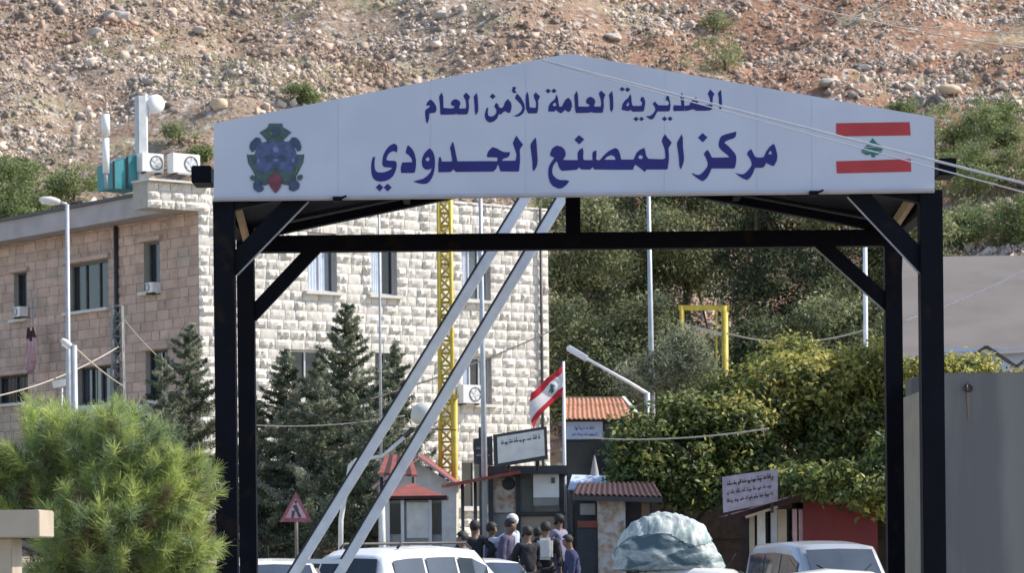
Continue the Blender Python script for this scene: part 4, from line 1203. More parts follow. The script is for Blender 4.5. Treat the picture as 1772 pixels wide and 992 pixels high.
for k, (x, y, r, lab) in enumerate(hb):
    hill_bush(x, y, r, lab, 200 + k, w=(.42, .48, .10) if k not in (0, 1, 2) else (.85, .1, .05), n=260 if k not in (0, 1, 2) else 130)
# dry grass tufts between the stones
def tufts():
    rg = np.random.default_rng(8)
    N = 9000
    x = rg.uniform(-36, 38, N); y = rg.uniform(112, 180, N)
    d = fbm(x / 8, y / 8, 77, 4)
    k = (d > .5) & (np.abs(x) < y * .2); x, y = x[k], y[k]
    n = len(x); nb = 12
    z = H(x, y)
    c = np.stack([x, y, z], -1)[:, None] + rg.normal(size=(n, nb, 3)) * np.array([.12, .12, 0])
    tp = c + np.concatenate([rg.normal(size=(n, nb, 2)) * .13, rg.uniform(.1, .32, (n, nb, 1))], -1)
    w = np.concatenate([unit(rg.normal(size=(n, nb, 2))) * .022, np.zeros((n, nb, 1))], -1)
    V = np.stack([c - w, c + w, tp + w * .2, tp - w * .2], 2).reshape(-1, 3)
    mi = np.repeat(rg.choice(2, n, p=[.6, .4]), nb)
    m1 = mat('dry_grass', (.34, .30, .15), .9, .2, 1, isl=.3, transl=.3)
    o = np_mesh('dry_grass', V, 4, [m1, M['bush_a']], mi)
    tag(o, 'dry grass tufts growing between the hillside stones', 'grass', kind='stuff')
tufts()
# ================================================================== BARRIER, MASTS, LAMPS, BOOTHS, SIGNS
BX = Vector((0, 0, 1))
t = thing('boom_barrier', 'raised silver boom barrier of two slanting parallel rails behind the gate', 'barrier', (P(545, 900, 38.5).x - 1.0, 38.5, 0))
ra0, ra1 = P(492, 1022, 38.5), P(1003, 190, 38.5)
rb0, rb1 = P(570, 1022, 38.5), P(1058, 200, 38.5)
dr = (ra1 - ra0).normalized()
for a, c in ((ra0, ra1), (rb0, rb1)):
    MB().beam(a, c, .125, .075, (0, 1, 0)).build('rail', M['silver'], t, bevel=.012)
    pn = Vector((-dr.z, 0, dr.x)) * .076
    MB().beam(a + pn, c + pn, .026, .06, (0, 1, 0)).build('shade_strip', M['charcoal'], t)  # dark strip added as the shaded upper-left side of the rail
for f_ in (.06, .985):
    MB().beam(ra0.lerp(ra1, f_) + Vector((0, -.01, 0)), rb0.lerp(rb1, f_) + Vector((0, -.01, 0)), .06, .05, (0, 1, 0)).build('cross_link', M['silver'], t)
MB().box((ra0.x + .15, 38.75, .52), (.75, .35, 1.04)).build('cabinet', M['off_white'], t, bevel=.02)
MB().box((ra0.x + .1, 38.55, .95), (.6, .07, .3)).build('arm_bracket', M['charcoal'], t)
# round headed lamp behind the rails
D = 60
base = gp(586, D)
t = thing('street_lamp', 'small white round headed lamp on a thin bent pole behind the silver rails', 'lamp', base)
j = P(606, 806, D); e = P(662, 790, D); n_ = P(700, 757, D); hd = P(733, 716, D)
MB().tube([Vector(base), P(590, 900, D), j, j + Vector((.12, 0, .10)), e, n_], [.05, .05, .045, .045, .04, .04], 8).build('pole', M['off_white'], t)
MB().tube([n_, P(714, 742, D)], .05, 8).build('neck', M['frame_dark'], t)
ax = (hd - n_).normalized()
b = MB(); b.lathe(hd - Vector((0, 0, .30)), (.12, 0, 1), [(.0001, .06), (.18, .07), (.27, .13), (.295, .24), (.275, .36), (.21, .46), (.10, .52), (.0001, .53)], 20); b.build('globe', M['globe'], t)

# yellow lattice mast
def lattice(name, label, cat, px0, y0, px1, y1, D, w0, w1, m, step=.55, r=.03, group=None):
    top = P(px1, y1, D); bx = P(px0, 800, D).x; bz = g(bx, D)
    t = thing(name, label, cat, (bx, D, bz), group)
    base = Vector((bx, D, bz)); axis = top - base; Lh = axis.length
    cs = [(-1, -1), (1, -1), (1, 1), (-1, 1)]
    pt = lambda f, k: base + axis * f + Vector((cs[k][0], cs[k][1], 0)) * (w0 + (w1 - w0) * f) / 2
    for k in range(4):
        MB().tube([pt(0, k), pt(1, k)], r, 6).build('leg', M[m], t)
    b = MB(); n = int(Lh / step)
    for i in range(n):
        f0, f1 = i / n, (i + 1) / n
        for k in range(4):
            q = (k + 1) % 4
            a, c = (k, q) if i % 2 else (q, k)
            b.tube([pt(f0, a), pt(f1, c)], r * .6, 5)
            b.tube([pt(f1, k), pt(f1, q)], r * .5, 5)
    b.build('bracing', M[m], t)
    return t
lattice('lattice_mast', 'tall slim yellow lattice mast in front of the white stone building', 'mast', 773, 990, 768, 215, 72, .32, .28, 'yellow', .30, .05)
D = 71.5
bx = gp(787, D)
t = thing('yellow_post', 'short yellow post standing right against the foot of the yellow lattice mast', 'post', bx)
MB().tube([Vector(bx), P(787, 690, D)], .065, 10).build('post', M['yellow'], t)
MB().box(P(787, 686, D), (.2, .2, .06)).build('cap', M['yellow'], t)
lattice('lattice_pylon', 'grey lattice utility pylon before the shaded wing of the stone building', 'pylon', 206, 900, 203, 530, 83, .42, .26, 'shutter', .40, .03)

def pole(name, label, px0, px1, ytop, D, r0, r1, m='pole_grey', parts=()):
    bs = gp(px0, D); t = thing(name, label, 'pole', bs, None)
    tp = P(px1, ytop, D)
    MB().tube([Vector(bs), Vector(bs).lerp(tp, .5), tp], [r0, (r0 + r1) / 2, r1], 10).build('shaft', M[m], t)
    MB().box(Vector(bs) + Vector((0, 0, .02)), (r0 * 4, r0 * 4, .04)).build('base_plate', M[m], t)
    return t, tp
def street_light(px0, pxt, ytop, D, r, head_px, label, hr=.09):
    bs = gp(px0, D); t = thing('street_light', label, 'street light', bs, 'street lights')
    tp = P(pxt, ytop, D)
    MB().tube([Vector(bs), tp], [r * 1.3, r], 10).build('pole', M['pole_grey'], t)
    h0, h1 = P(*head_px[0], D), P(*head_px[1], D)
    MB().tube([tp, h0.lerp(tp, .3), h0], [r * .8, r * .7, r * .6], 8).build('arm', M['pole_grey'], t)
    dv = (h1 - h0)
    b = MB(); n = 8; pts = [h0.lerp(h1, i / n) for i in range(n + 1)]
    b.tube(pts, [.03 + hr * math.sin(math.pi * (.12 + .80 * i / n)) for i in range(n + 1)], 10); b.build('lamp_head', M['off_white'], t)
    b = MB(); q0, q1 = h0.lerp(h1, .3) - Vector((0, 0, .085)), h0.lerp(h1, .9) - Vector((0, 0, .085)); b.beam(q0, q1, .12, .05); b.build('lens', M['lens'], t)
street_light(119, 116, 354, 79, .055, ((104, 350), (68, 345)), 'tall street light whose pale head reaches over the roof edge at left')
street_light(131, 128, 598, 64, .065, ((124, 601), (106, 588)), 'shorter street light beside the tall one, rising out of the pale pine', .045)
D = 75
bs = gp(1122, D)
t = thing('street_light', 'street light with a long slanted arm above the orange tiled hut', 'street light', bs, 'street lights')
MB().tube([Vector(bs), P(1120, 680, D)], [.09, .07], 10).build('pole', M['pole_grey'], t)
MB().tube([P(1120, 682, D), P(1090, 663, D), P(1015, 621, D)], [.05, .04, .035], 8).build('arm', M['silver'], t)
h0, h1 = P(1017, 622, D), P(981, 601, D)
MB().beam(h0, h1, .16, .13, (0, 1, 0)).build('lamp_head', M['silver'], t, bevel=.03)
pole('flag_pole', 'tall thin grey pole standing between the signboard and the barrier rails', 839, 830, 250, 62, .075, .035)
pole('utility_pole', 'tall thin grey pole in front of the pines', 1131, 1121, 260, 86, .11, .05)
pole('utility_pole', 'thin pale pole beside the right rear gate post', 1499, 1496, 300, 84, .075, .06, 'silver')
pole('utility_pole', 'slim pole in front of the right side of the tallest fir', 659, 655, 250, 74, .04, .025)
pole('utility_pole', 'dark pole close beside the signboard at its left', 833, 832, 740, 63.5, .06, .05, 'charcoal')

# yellow frame
D = 88
bs = gp(1256, D)
t = thing('yellow_gantry', 'yellow steel gantry frame standing among the dark pines', 'frame', bs)
MB().tube([Vector(bs), P(1254, 530, D)], .10, 10).build('upright', M['yellow'], t)
bl = gp(1182, D)
MB().tube([Vector(bl), P(1180, 530, D)], .075, 10).build('upright', M['yellow'], t)
MB().beam(P(1174, 533, D), P(1262, 533, D), .14, .14).build('top_bar', M['yellow'], t)
MB().beam(P(1180, 562, D), P(1254, 580, D), .09, .10).build('lower_bar', M['cable_tan'], t)
MB().beam(P(1240, 533, D), P(1240, 640, D), .05, .05, (0, 1, 0)).build('inner_bar', M['yellow'], t)

# flag on its pole
D = 66
bs = gp(977, D)
t = thing('flag', 'red and white flag with a cedar blowing left from a white pole', 'flag', bs)
MB().tube([Vector(bs), P(975, 626, D)], [.045, .03], 8).build('flagpole', M['white_paint'], t)
A, Bq = P(974, 631, D), P(975, 684, D)
nu, nv = 26, 18
def flagpt(u, v):
    # u along the fly, v down the hoist
    top = A + (P(938, 668, D) - A) * u * .95 + (P(908, 690, D) - P(938, 672, D)) * max(0, u - .4) * 1.25
    h = (Bq - A) * (1 - .35 * math.sin(u * 2.6)) + (P(950, 712, D) - P(946, 690, D)) * u
    p = top + h * v
    p.y += .16 * math.sin(u * 8 + v * 2) * u + .05 * math.sin(v * 7 + u * 3)
    p.x += .05 * math.sin(u * 9 + v * 4) * u
    return p
def sub(v0, v1, n):
    vs = [flagpt(i / nu, v0 + (v1 - v0) * j / n) for j in range(n + 1) for i in range(nu + 1)]
    return vs, [(j * (nu + 1) + i, j * (nu + 1) + i + 1, (j + 1) * (nu + 1) + i + 1, (j + 1) * (nu + 1) + i) for j in range(n) for i in range(nu)]
b = MB()
for mi_, (v0, v1) in ((0, (0, .25)), (1, (.25, .75)), (0, (.75, 1))):
    b.cur = mi_; b.add(*sub(v0, v1, 6), True)
cl = b.build('cloth', [mat('flag_red', (.55, .04, .05), .8, .1, 3, transl=.45), mat('flag_white', (.78, .76, .76), .8, .05, 3, transl=.45)], t, fix=False)
b = MB(); cp = [flagpt(u, v) + Vector((0, -.03, 0)) for u, v in ((.5, .30), (.62, .52), (.54, .53), (.54, .64), (.46, .64), (.46, .53), (.38, .52))]
b.flat([cp]); b.build('cedar', M['green_paint'], cl, fix=False)

# ---------------------------------------------------------------- helper: small box buildings
def fbox(b, x0, y0, x1, y1, D, depth, dd=0):
    """front-facing block whose front covers these photo pixels at distance D"""
    a, c = P(x0, y1, D), P(x1, y0, D)
    b.box(((a.x + c.x) / 2, D + depth / 2 + dd, (a.z + c.z) / 2), (abs(c.x - a.x), depth, abs(c.z - a.z)))
    return b
def ground_px(px, D):
    p = gp(px, D); return HOR - (p[2] - CZ) / D * F
def scribble(b, x0, y0, x1, D, h, seed, slope=0):
    """a line of small script seen from too far to read: joined strokes, risers and dots"""
    rg = random.Random(seed); x = x0; k = 0
    def q(xa, ya, xb, yb):
        nonlocal k
        d = D - (k % 4) * .0006; k += 1
        b.flat([[P(xa, ya, d), P(xb, ya + (xb - xa) * slope, d), P(xb, yb + (xb - xa) * slope, d), P(xa, yb, d)]])
    while x < x1 - 2:
        w = min(rg.uniform(3, 10), x1 - x); y = y0 + (x - x0) * slope
        q(x, y, x + w, y + h * .28)
        u = x + rg.uniform(0, 1.5)
        while u < x + w - .6:
            t_ = rg.random(); yy = y0 + (u - x0) * slope
            if t_ < .4: q(u, yy - h * rg.uniform(.3, .75), u + .9, yy + .05 * h)
            elif t_ < .65: q(u, yy + h * .2, u + 1.6, yy + h * rg.uniform(.45, .7))
            elif t_ < .85: q(u, yy - h * .45, u + 1.0, yy - h * .2)
            u += rg.uniform(1.6, 3.2)
        x += w + rg.uniform(1.2, 2.6)
    return b
def tile_roof(name, m, parent, e0, e1, r0, r1, n=14, amp=.05, thick=.06):
    """ribbed roof slope between eave e0-e1 and ridge r0-r1"""
    b = MB(); k = n * 4; vs = []
    rows = 6
    nn = (e1 - e0).cross(r0 - e0).normalized()
    if nn.z < 0: nn = -nn
    for j in range(rows + 1):
        for i in range(k + 1):
            p = e0.lerp(e1, i / k).lerp(r0.lerp(r1, i / k), j / rows)
            vs.append(p + nn * (amp * abs(math.sin(math.pi * i / 4)) + (.02 if j % 2 else 0)))
    w = k + 1
    b.add(vs, [(j * w + i, j * w + i + 1, (j + 1) * w + i + 1, (j + 1) * w + i) for j in range(rows) for i in range(k)], True)
    return b.build(name, M[m], parent, fix=False)

# guard booth with red hipped roof
D = 64
t = thing('guard_booth', 'small grey booth with a red hipped roof at the foot of the silver rails', 'booth', gp(715, D))
gy = ground_px(715, D)
fbox(MB(), 672, 866, 765, gy, D, 1.3).build('wall', M['grey_panel'], t)
fbox(MB(), 704, 870, 741, 932, D - .03, .05).build('panel', M['off_white'], t)
for x in (684, 753): fbox(MB(), x - 9, 872, x + 9, 925, D - .04, .05).build('window', M['glass_dark'], t)
for x in (672, 697, 745, 768): fbox(MB(), x - 2, 866, x + 2, gy, D - .07, .06).build('mullion', M['frame_alu'], t)
ap = P(711, 836, D + .7); k = D / F
e = [P(660, 860, D - .3), P(775, 860, D - .3), P(775, 860, D + 1.6), P(660, 860, D + 1.6)]
r_a, r_b = P(708, 837, D + .65), P(716, 837, D + .65)
b = MB(); b.add(e + [r_a, r_b], [(0, 1, 5, 4), (1, 2, 5), (2, 3, 4, 5), (3, 0, 4)]); b.build('roof', M['tile_red'], t)
b = MB(); b.box((e[0] + e[2]) / 2 - Vector((0, 0, .035)), (e[1].x - e[0].x, 1.9, .07)); b.build('fascia', M['maroon'], t)
MB().tube([Vector(gp(662, D - .5)), P(661, 866, D - .5)], .06, 8).build('downpipe', M['off_white'], t)
# red tiled gable house behind it
D = 70
t = thing('tiled_house', 'low white house with a faded red striped roof behind the booth', 'house', gp(720, D))
gy = ground_px(720, D)
b = MB(); pts = [P(655, gy, D), P(790, gy, D), P(790, 842, D), P(722, 800, D), P(655, 842, D)]
b.prism(pts, (0, 3.0, 0)); b.build('wall', M['off_white'], t)
for s, (ex, ey) in ((-1, (644, 846)), (1, (800, 846))):
    e0 = P(ex, ey, D - .35); r0 = P(722, 790, D - .35)
    e1, r1 = e0 + Vector((0, 3.6, .12)), r0 + Vector((0, 3.6, .12))
    tile_roof('roof', 'tile_red', t, e0, e1, r0, r1, 6)
    MB().beam(e0, r0, .05, .12, (0, 1, 0)).build('barge_board', M['pink_sheet'], t)
t = thing('tiled_awning', 'faded red tiled awning with dark stripes high behind the silver rails', 'awning', gp(690, 68))
e0, e1, r0, r1 = P(655, 822, 67.3), P(722, 826, 67.3), P(668, 790, 68.6), P(712, 792, 68.6)
b = MB()
for i in range(7):
    b.cur = i % 2
    q = [e0.lerp(e1, i / 7), e0.lerp(e1, (i + 1) / 7), r0.lerp(r1, (i + 1) / 7), r0.lerp(r1, i / 7)]
    b.prism(q, (0, .02, .05))
b.build('roof', [M['tile_red'], M['maroon']], t)
for x in (660, 716): MB().tube([Vector(gp(x, 67.5)), P(x, 826, 67.5)], .04, 8).build('leg', M['charcoal'], t)
# kiosk under the signboard
D = 63
gy = ground_px(890, D)
t = thing('kiosk', 'dark framed kiosk with poster panel under the white signboard', 'kiosk', gp(880, D))
fbox(MB(), 846, 822, 975, gy, D + .3, 2.2).build('wall', M['grey_panel'], t)
fbox(MB(), 838, 806, 982, 822, D - .35, 3.0).build('roof', M['charcoal'], t)
fbox(MB(), 853, 828, 895, 888, D + .22, .06).build('poster', M['poster'], t)
b = MB(); b.lathe(P(880, 838, D + .21), (0, -1, 0), [(.0001, .01), (.13, .01), (.14, 0)], 18); b.build('emblem_disc', M['charcoal'], t)
for x in (850, 897, 973): fbox(MB(), x - 3, 822, x + 3, gy, D + .15, .13).build('mullion', M['charcoal'], t)
fbox(MB(), 900, 828, 922, 890, D + .24, .05).build('door', M['shutter'], t)
fbox(MB(), 898, 886, 978, 893, D + .1, .18).build('counter', M['charcoal'], t)
fbox(MB(), 902, 894, 972, gy, D + .22, .07).build('lower_panel', M['beige'], t)
t = thing('notice_board', 'blank white square board fixed beside the kiosk door', 'notice board', P(946, 862, D - .2))
fbox(MB(), 923, 808, 967, 862, D - .05, .05).build('board', M['white_paint'], t)
fbox(MB(), 923, 863, 967, 876, D - .04, .05).build('lower_strip', M['grey_panel'], t)
MB().box(P(957, 832, D - .06), (.08, .03, .12)).build('latch', M['grille'], t)
t = thing('kiosk_awning', 'thin reddish sloping awning edge left of the kiosk', 'awning', gp(825, 62))
b = MB(); b.beam(P(768, 842, 62), P(896, 818, 62.2), .9, .07, (0, 0, 1)); b.build('sheet', M['tile_red'], t)
for x, y in ((800, 837), (822, 833)): MB().tube([Vector(gp(x, 62)), P(x, y, 62)], .035, 8).build('leg', M['frame_dark'], t)
# signboard and black board
D = 61
t = thing('signboard', 'wide white signboard in a dark frame tilted above the kiosk', 'sign', P(902, 805, D))
q = [(860, 757), (941, 744), (943, 789), (862, 803)]
b = MB(); b.prism([P(x, y, D) for x, y in [(853, 753), (946, 738), (948, 795), (855, 810)]], (0, .16, 0)); b.build('frame', M['charcoal'], t)
b = MB(); b.prism([P(x, y, D - .02) for x, y in q], (0, .018, 0)); fc = b.build('face', M['off_white'], t)
scribble(MB(), 867, 767, 935, D - .024, 9, 3, -.155).build('lettering', M['grey_marks'], fc, fix=False)
MB().tube([P(880, 806, D + .1), P(880, 815, D + 1.5)], .04, 6).build('strut', M['charcoal'], t)
MB().tube([P(930, 798, D + .1), P(930, 812, D + 1.5)], .04, 6).build('strut', M['charcoal'], t)
t = thing('black_board', 'black hanging board with pale streaks left of the white signboard', 'sign', P(837, 806, 62))
b = MB(); b.prism([P(x, y, 62.5) for x, y in [(819, 760), (852, 755), (853, 806), (820, 803)]], (0, .1, 0)); f1 = b.build('panel', M['charcoal'], t)
scribble(scribble(MB(), 824, 776, 847, 62.48, 5, 5), 824, 788, 848, 62.48, 4, 6).build('lettering', M['pole_grey'], f1, fix=False)
# orange tiled hut
D = 74
t = thing('tiled_hut', 'hut with bright orange tiled roof and blue lettered sign above dark glass', 'hut', gp(1035, D))
gy = ground_px(1035, D)
fbox(MB(), 980, 726, 1096, gy, D, 3.5).build('wall', M['charcoal'], t)
e0, e1 = P(973, 727, D - .4), P(1090, 727, D - .4); r0, r1 = P(976, 691, D + 1.6), P(1078, 691, D + 1.6)
tile_roof('roof', 'tile_orange', t, e0, e1, r0, r1, 14, .05)
b = MB(); b.flat([[P(1078, 690, D + 1.6), P(1104, 722, D + .6), P(1090, 729, D - .4)]]); b.build('roof_end', M['tile_orange'], t, fix=False)
MB().beam(P(1078, 690, D + 1.55), P(1106, 723, D + .4), .08, .12).build('verge', M['off_white'], t)
MB().beam(P(975, 690, D + 1.6), P(1079, 690, D + 1.6), .12, .08).build('ridge', M['beige'], t)
fbox(MB(), 980, 730, 1043, 761, D - .08, .06).build('name_board', M['blue_white'], t)
nb = scribble(scribble(MB(), 994, 741, 1028, D - .085, 7, 9), 990, 752, 1034, D - .085, 5, 10); nb.build('lettering', M['blue_marks'], t, fix=False)
fbox(MB(), 1046, 733, 1079, 757, D - .02, .04).build('window', M['glass_dark'], t)
fbox(MB(), 982, 765, 1062, 826, D - .02, .04).build('shop_glass', M['glass_dark'], t)
t = thing('stone_cone', 'small pale cone shaped ornament before the dark glass of the tiled hut', 'ornament', P(1029, 826, D - .6))
b = MB(); c = P(1029, 826, D - .6); k = D / F; b.lathe(c, (0, 0, 1), [(8 * k, 0), (7 * k, 8 * k), (4.5 * k, 20 * k), (2 * k, 32 * k), (.001, 38 * k)], 12); b.build('cone', M['concrete'], t)
fbox(MB(), 1012, 826, 1046, 832, D - .9, .6).build('plinth', M['concrete'], t)
# low maroon roofed shop
D = 62
t = thing('maroon_shop', 'open fronted shop with a dark maroon roof behind the wrapped load', 'shop', gp(1070, D))
gy = ground_px(1070, D)
fbox(MB(), 996, 846, 1128, gy, D + .9, 2.0).build('rear_wall', M['charcoal'], t)
e0, e1 = P(990, 858, D - .3), P(1146, 862, D - .3); r0, r1 = P(1000, 838, D + 1.5), P(1132, 838, D + 1.5)
tile_roof('roof', 'maroon', t, e0, e1, r0, r1, 16, .05)
MB().beam(P(990, 862, D - .3), P(1146, 866, D - .3), .08, .1).build('fascia', M['frame_dark'], t)
fbox(MB(), 1036, 866, 1082, gy, D, .5).build('pillar', M['poster'], t)
fbox(MB(), 1112, 866, 1124, gy, D, .4).build('pillar', M['brown'], t)
fbox(MB(), 1000, 902, 1034, 914, D + .1, .6).build('counter', M['tile_red'], t)
fbox(MB(), 1000, 914, 1034, gy, D + .15, .5).build('counter_front', M['charcoal'], t)
fbox(MB(), 1004, 872, 1030, 892, D + .82, .06).build('shelf_display', M['pole_grey'], t)
t = thing('sun_canopy', 'pale blue sheet canopy between the tiled hut and the maroon roof', 'canopy', gp(1020, 66))
b = MB(); b.add([P(982, 848, 65), P(1060, 850, 65), P(1052, 824, 66.5), P(990, 822, 66.5)], [(0, 1, 2, 3)]); b.add([P(982, 850, 65), P(1060, 852, 65), P(1052, 826, 66.5), P(990, 824, 66.5)], [(3, 2, 1, 0)]); b.build('sheet', M['blue_white'], t, fix=False)
for x in (986, 1056): MB().tube([Vector(gp(x, 65.2)), P(x, 849, 65.2)], .03, 6).build('leg', M['pole_grey'], t)
# red kiosk with signboard
D = 58
gy = ground_px(1390, D)
t = thing('red_kiosk', 'red walled kiosk with pale window posts under the leafy tree', 'kiosk', gp(1390, D))
fbox(MB(), 1392, 868, 1518, gy, D, 2.4).build('wall', M['red_wall'], t)
fbox(MB(), 1296, 880, 1392, gy, D + .5, 1.9).build('shop_front', M['glass_dark'], t)
for x, w_, m in ((1302, 7, 'beige'), (1318, 12, 'off_white'), (1340, 9, 'pole_grey'), (1354, 14, 'beige'), (1376, 6, 'pink_sheet'), (1388, 8, 'pink_sheet')):
    fbox(MB(), x - w_ / 2, 882, x + w_ / 2, gy, D + .1, .14).build('window_post', M[m], t)
b = MB(); b.prism([P(1262, 893, D - .5), P(1400, 852, D - .5), P(1530, 862, D - .5), P(1530, 869, D - .5), P(1402, 862, D - .5), P(1268, 902, D - .5)], (0, 3.2, 0)); b.build('roof', M['maroon'], t)
MB().beam(P(1290, 896, D - .55), P(1345, 878, D - .55), .05, .1, (0, 1, 0)).build('roof_trim', M['beige'], t)
t = thing('shop_sign', 'slanted pale sign with reddish lines on the roof edge of the red kiosk', 'sign', P(1300, 890, D - .8))
qs = [(1250, 826), (1346, 812), (1346, 868), (1252, 888)]
b = MB(); b.prism([P(x, y, D - .85) for x, y in qs], (0, .09, 0)); f2 = b.build('face', M['mauve'], t)
b = MB()
for r, (y0, m, h) in enumerate(((838, 0, 10), (854, 1, 8), (868, 0, 7))):
    b.cur = m; scribble(b, 1258, y0, 1338, D - .856, h, 20 + r, -.17)
b.build('lettering', [M['maroon'], M['grey_marks']], f2, fix=False)
for x, y in ((1262, 888), (1336, 872)): MB().beam(P(x, y, D - .8), P(x, y + 14, D - .45), .06, .06).build('strut', M['frame_dark'], t)
# warning sign
D = 70
t = thing('warning_sign', 'faded triangular road works warning sign before the firs', 'road sign', gp(512, D))
MB().tube([Vector(gp(512, D)), P(512, 860, D)], .04, 8).build('post', M['bark_grey'], t)
tri = lambda s, d: [P(512 + x * s, 884 + y * s, D - d) for x, y in ((0, -32), (28, 20), (-28, 20))]
b = MB(); b.prism(tri(1, .05), (0, .015, 0)); f3 = b.build('border', M['sign_red_faded'], t)
b = MB(); b.flat([tri(.66, .054)]); b.build('field', M['pink_sheet'], f3, fix=False)
b = MB()
for k, pl in enumerate(([(509, 868), (513, 866), (515, 870), (511, 873)], [(506, 876), (513, 874), (517, 884), (512, 886)], [(505, 885), (511, 884), (508, 897), (504, 897)], [(512, 885), (516, 884), (522, 896), (517, 897)])):
    b.flat([[P(x, y, D - .058 - k * .0008) for x, y in pl]])
b.build('pictogram', M['grey_marks'], f3, fix=False)
# low kerb wall and roadside stuff behind the white sedan
D = 82
t = thing('low_wall', 'long low dusty beige wall at the foot of the firs', 'wall', gp(560, D))
fbox(MB(), 425, 922, 660, ground_px(540, D), D, .4).build('wall_body', M['beige'], t)
fbox(MB(), 421, 915, 664, 922.5, D - .06, .52).build('coping', M['sill'], t)
for k, (x, y, r, lab) in enumerate(((455, 900, 22, 'small dusty shrub on the low wall beside the left rear post'), (540, 905, 20, 'small yellowish shrub by the warning sign post'), (600, 900, 24, 'dusty shrub between the warning sign and the silver rails'))):
    bsx = gp(x, D - .6); q = P(x, y, D - .6)
    tt = thing('shrub', lab, 'shrub', bsx, 'dusty shrubs at the low wall')
    rg = np.random.default_rng(900 + k)
    bl = [(q + Vector((rg.uniform(-.25, .25), 0, rg.uniform(-.2, .2))), (.3, .25, .25)) for _ in range(4)]
    limb_tree(bsx, q, .04, [z[0] for z in bl], rg, tt); crown(tt, bl, 130, 20, .08, .2, ['bush_a', 'leaf_b', 'bush_b'], [.4, .3, .3], 900 + k)
# pale blue panel fence under the left wing
D = 84
t = thing('panel_fence', 'pale blue panel fence at the foot of the shaded stone wing', 'fence', gp(180, D))
for k, (x0, x1) in enumerate(((132, 158), (159, 185), (186, 212), (213, 239), (240, 266))):
    fbox(MB(), x0, 702 + (k % 2), x1, ground_px(180, D), D + .01 * k, .05).build('panel', M['blue_white'] if k < 4 else M['pole_grey'], t)
for x in (131, 185, 239, 267): fbox(MB(), x - 2, 698, x + 2, ground_px(180, D), D - .08, .06).build('post', M['pole_grey'], t)
t = thing('small_sign', 'small pale signboard on a leaning stake above the pale pine', 'sign', gp(103, 70))
MB().tube([Vector(gp(100, 70)), P(107, 672, 70)], .03, 6).build('stake', M['pole_grey'], t)
b = MB(); b.prism([P(x, y, 69.95) for x, y in ((90, 660), (113, 656), (113, 668), (92, 672))], (0, .03, 0)); b.build('plate', M['off_white'], t)

# dark timber hoarding under the leafy trees
D = 69
t = thing('timber_hoarding', 'dark brown boarded hoarding in the shade under the leafy trees', 'hoarding', gp(1240, D))
rg = random.Random(4)
b = MB()
x = 1128
while x < 1560:
    w_ = rg.uniform(9, 13); fbox(b, x, 846 + rg.uniform(-2, 2), x + w_, ground_px(1240, D), D + rg.uniform(0, .02), .05); x += w_ + .6
b.build('boards', M['brown'], t)
for y in (862, 930): fbox(MB(), 1128, y, 1560, y + 6, D - .06, .05).build('rail', M['bark'], t)
# ================================================================== CARS
SUV = [(-2.25, .45, .80, .84, .72, .66), (-2.2, .32, 1.0, 1.06, .88, .78), (-2.0, .3, 1.03, 1.60, .90, .69), (-1.75, .3, 1.03, 1.71, .90, .67), (-.4, .3, 1.01, 1.755, .90, .67), (.35, .3, .99, 1.70, .90, .66), (1.15, .3, .98, 1.03, .90, .74), (1.6, .3, .95, 1.0, .88, .70), (2.1, .32, .85, .9, .84, .66), (2.25, .4, .68, .70, .72, .58)]
SEDAN = [(-2.25, .4, .82, .85, .72, .62), (-2.15, .3, .93, .97, .84, .70), (-1.55, .3, .95, 1.0, .86, .72), (-.95, .3, .95, 1.40, .86, .60), (-.4, .3, .94, 1.47, .86, .60), (.3, .3, .93, 1.42, .86, .59), (1.05, .3, .93, .97, .86, .70), (1.7, .3, .88, .92, .84, .66), (2.15, .3, .75, .8, .78, .6), (2.25, .4, .58, .60, .66, .54)]
VAN = [(-2.4, .45, .9, .95, .8, .74), (-2.36, .32, 1.1, 1.2, .92, .84), (-2.25, .3, 1.12, 1.82, .94, .78), (-2.0, .3, 1.12, 1.93, .94, .76), (-.4, .3, 1.1, 1.96, .94, .76), (.75, .3, 1.08, 1.88, .94, .75), (1.55, .3, 1.06, 1.14, .92, .80), (1.9, .3, 1.0, 1.06, .90, .74), (2.25, .32, .85, .9, .86, .7), (2.4, .4, .66, .70, .74, .62)]
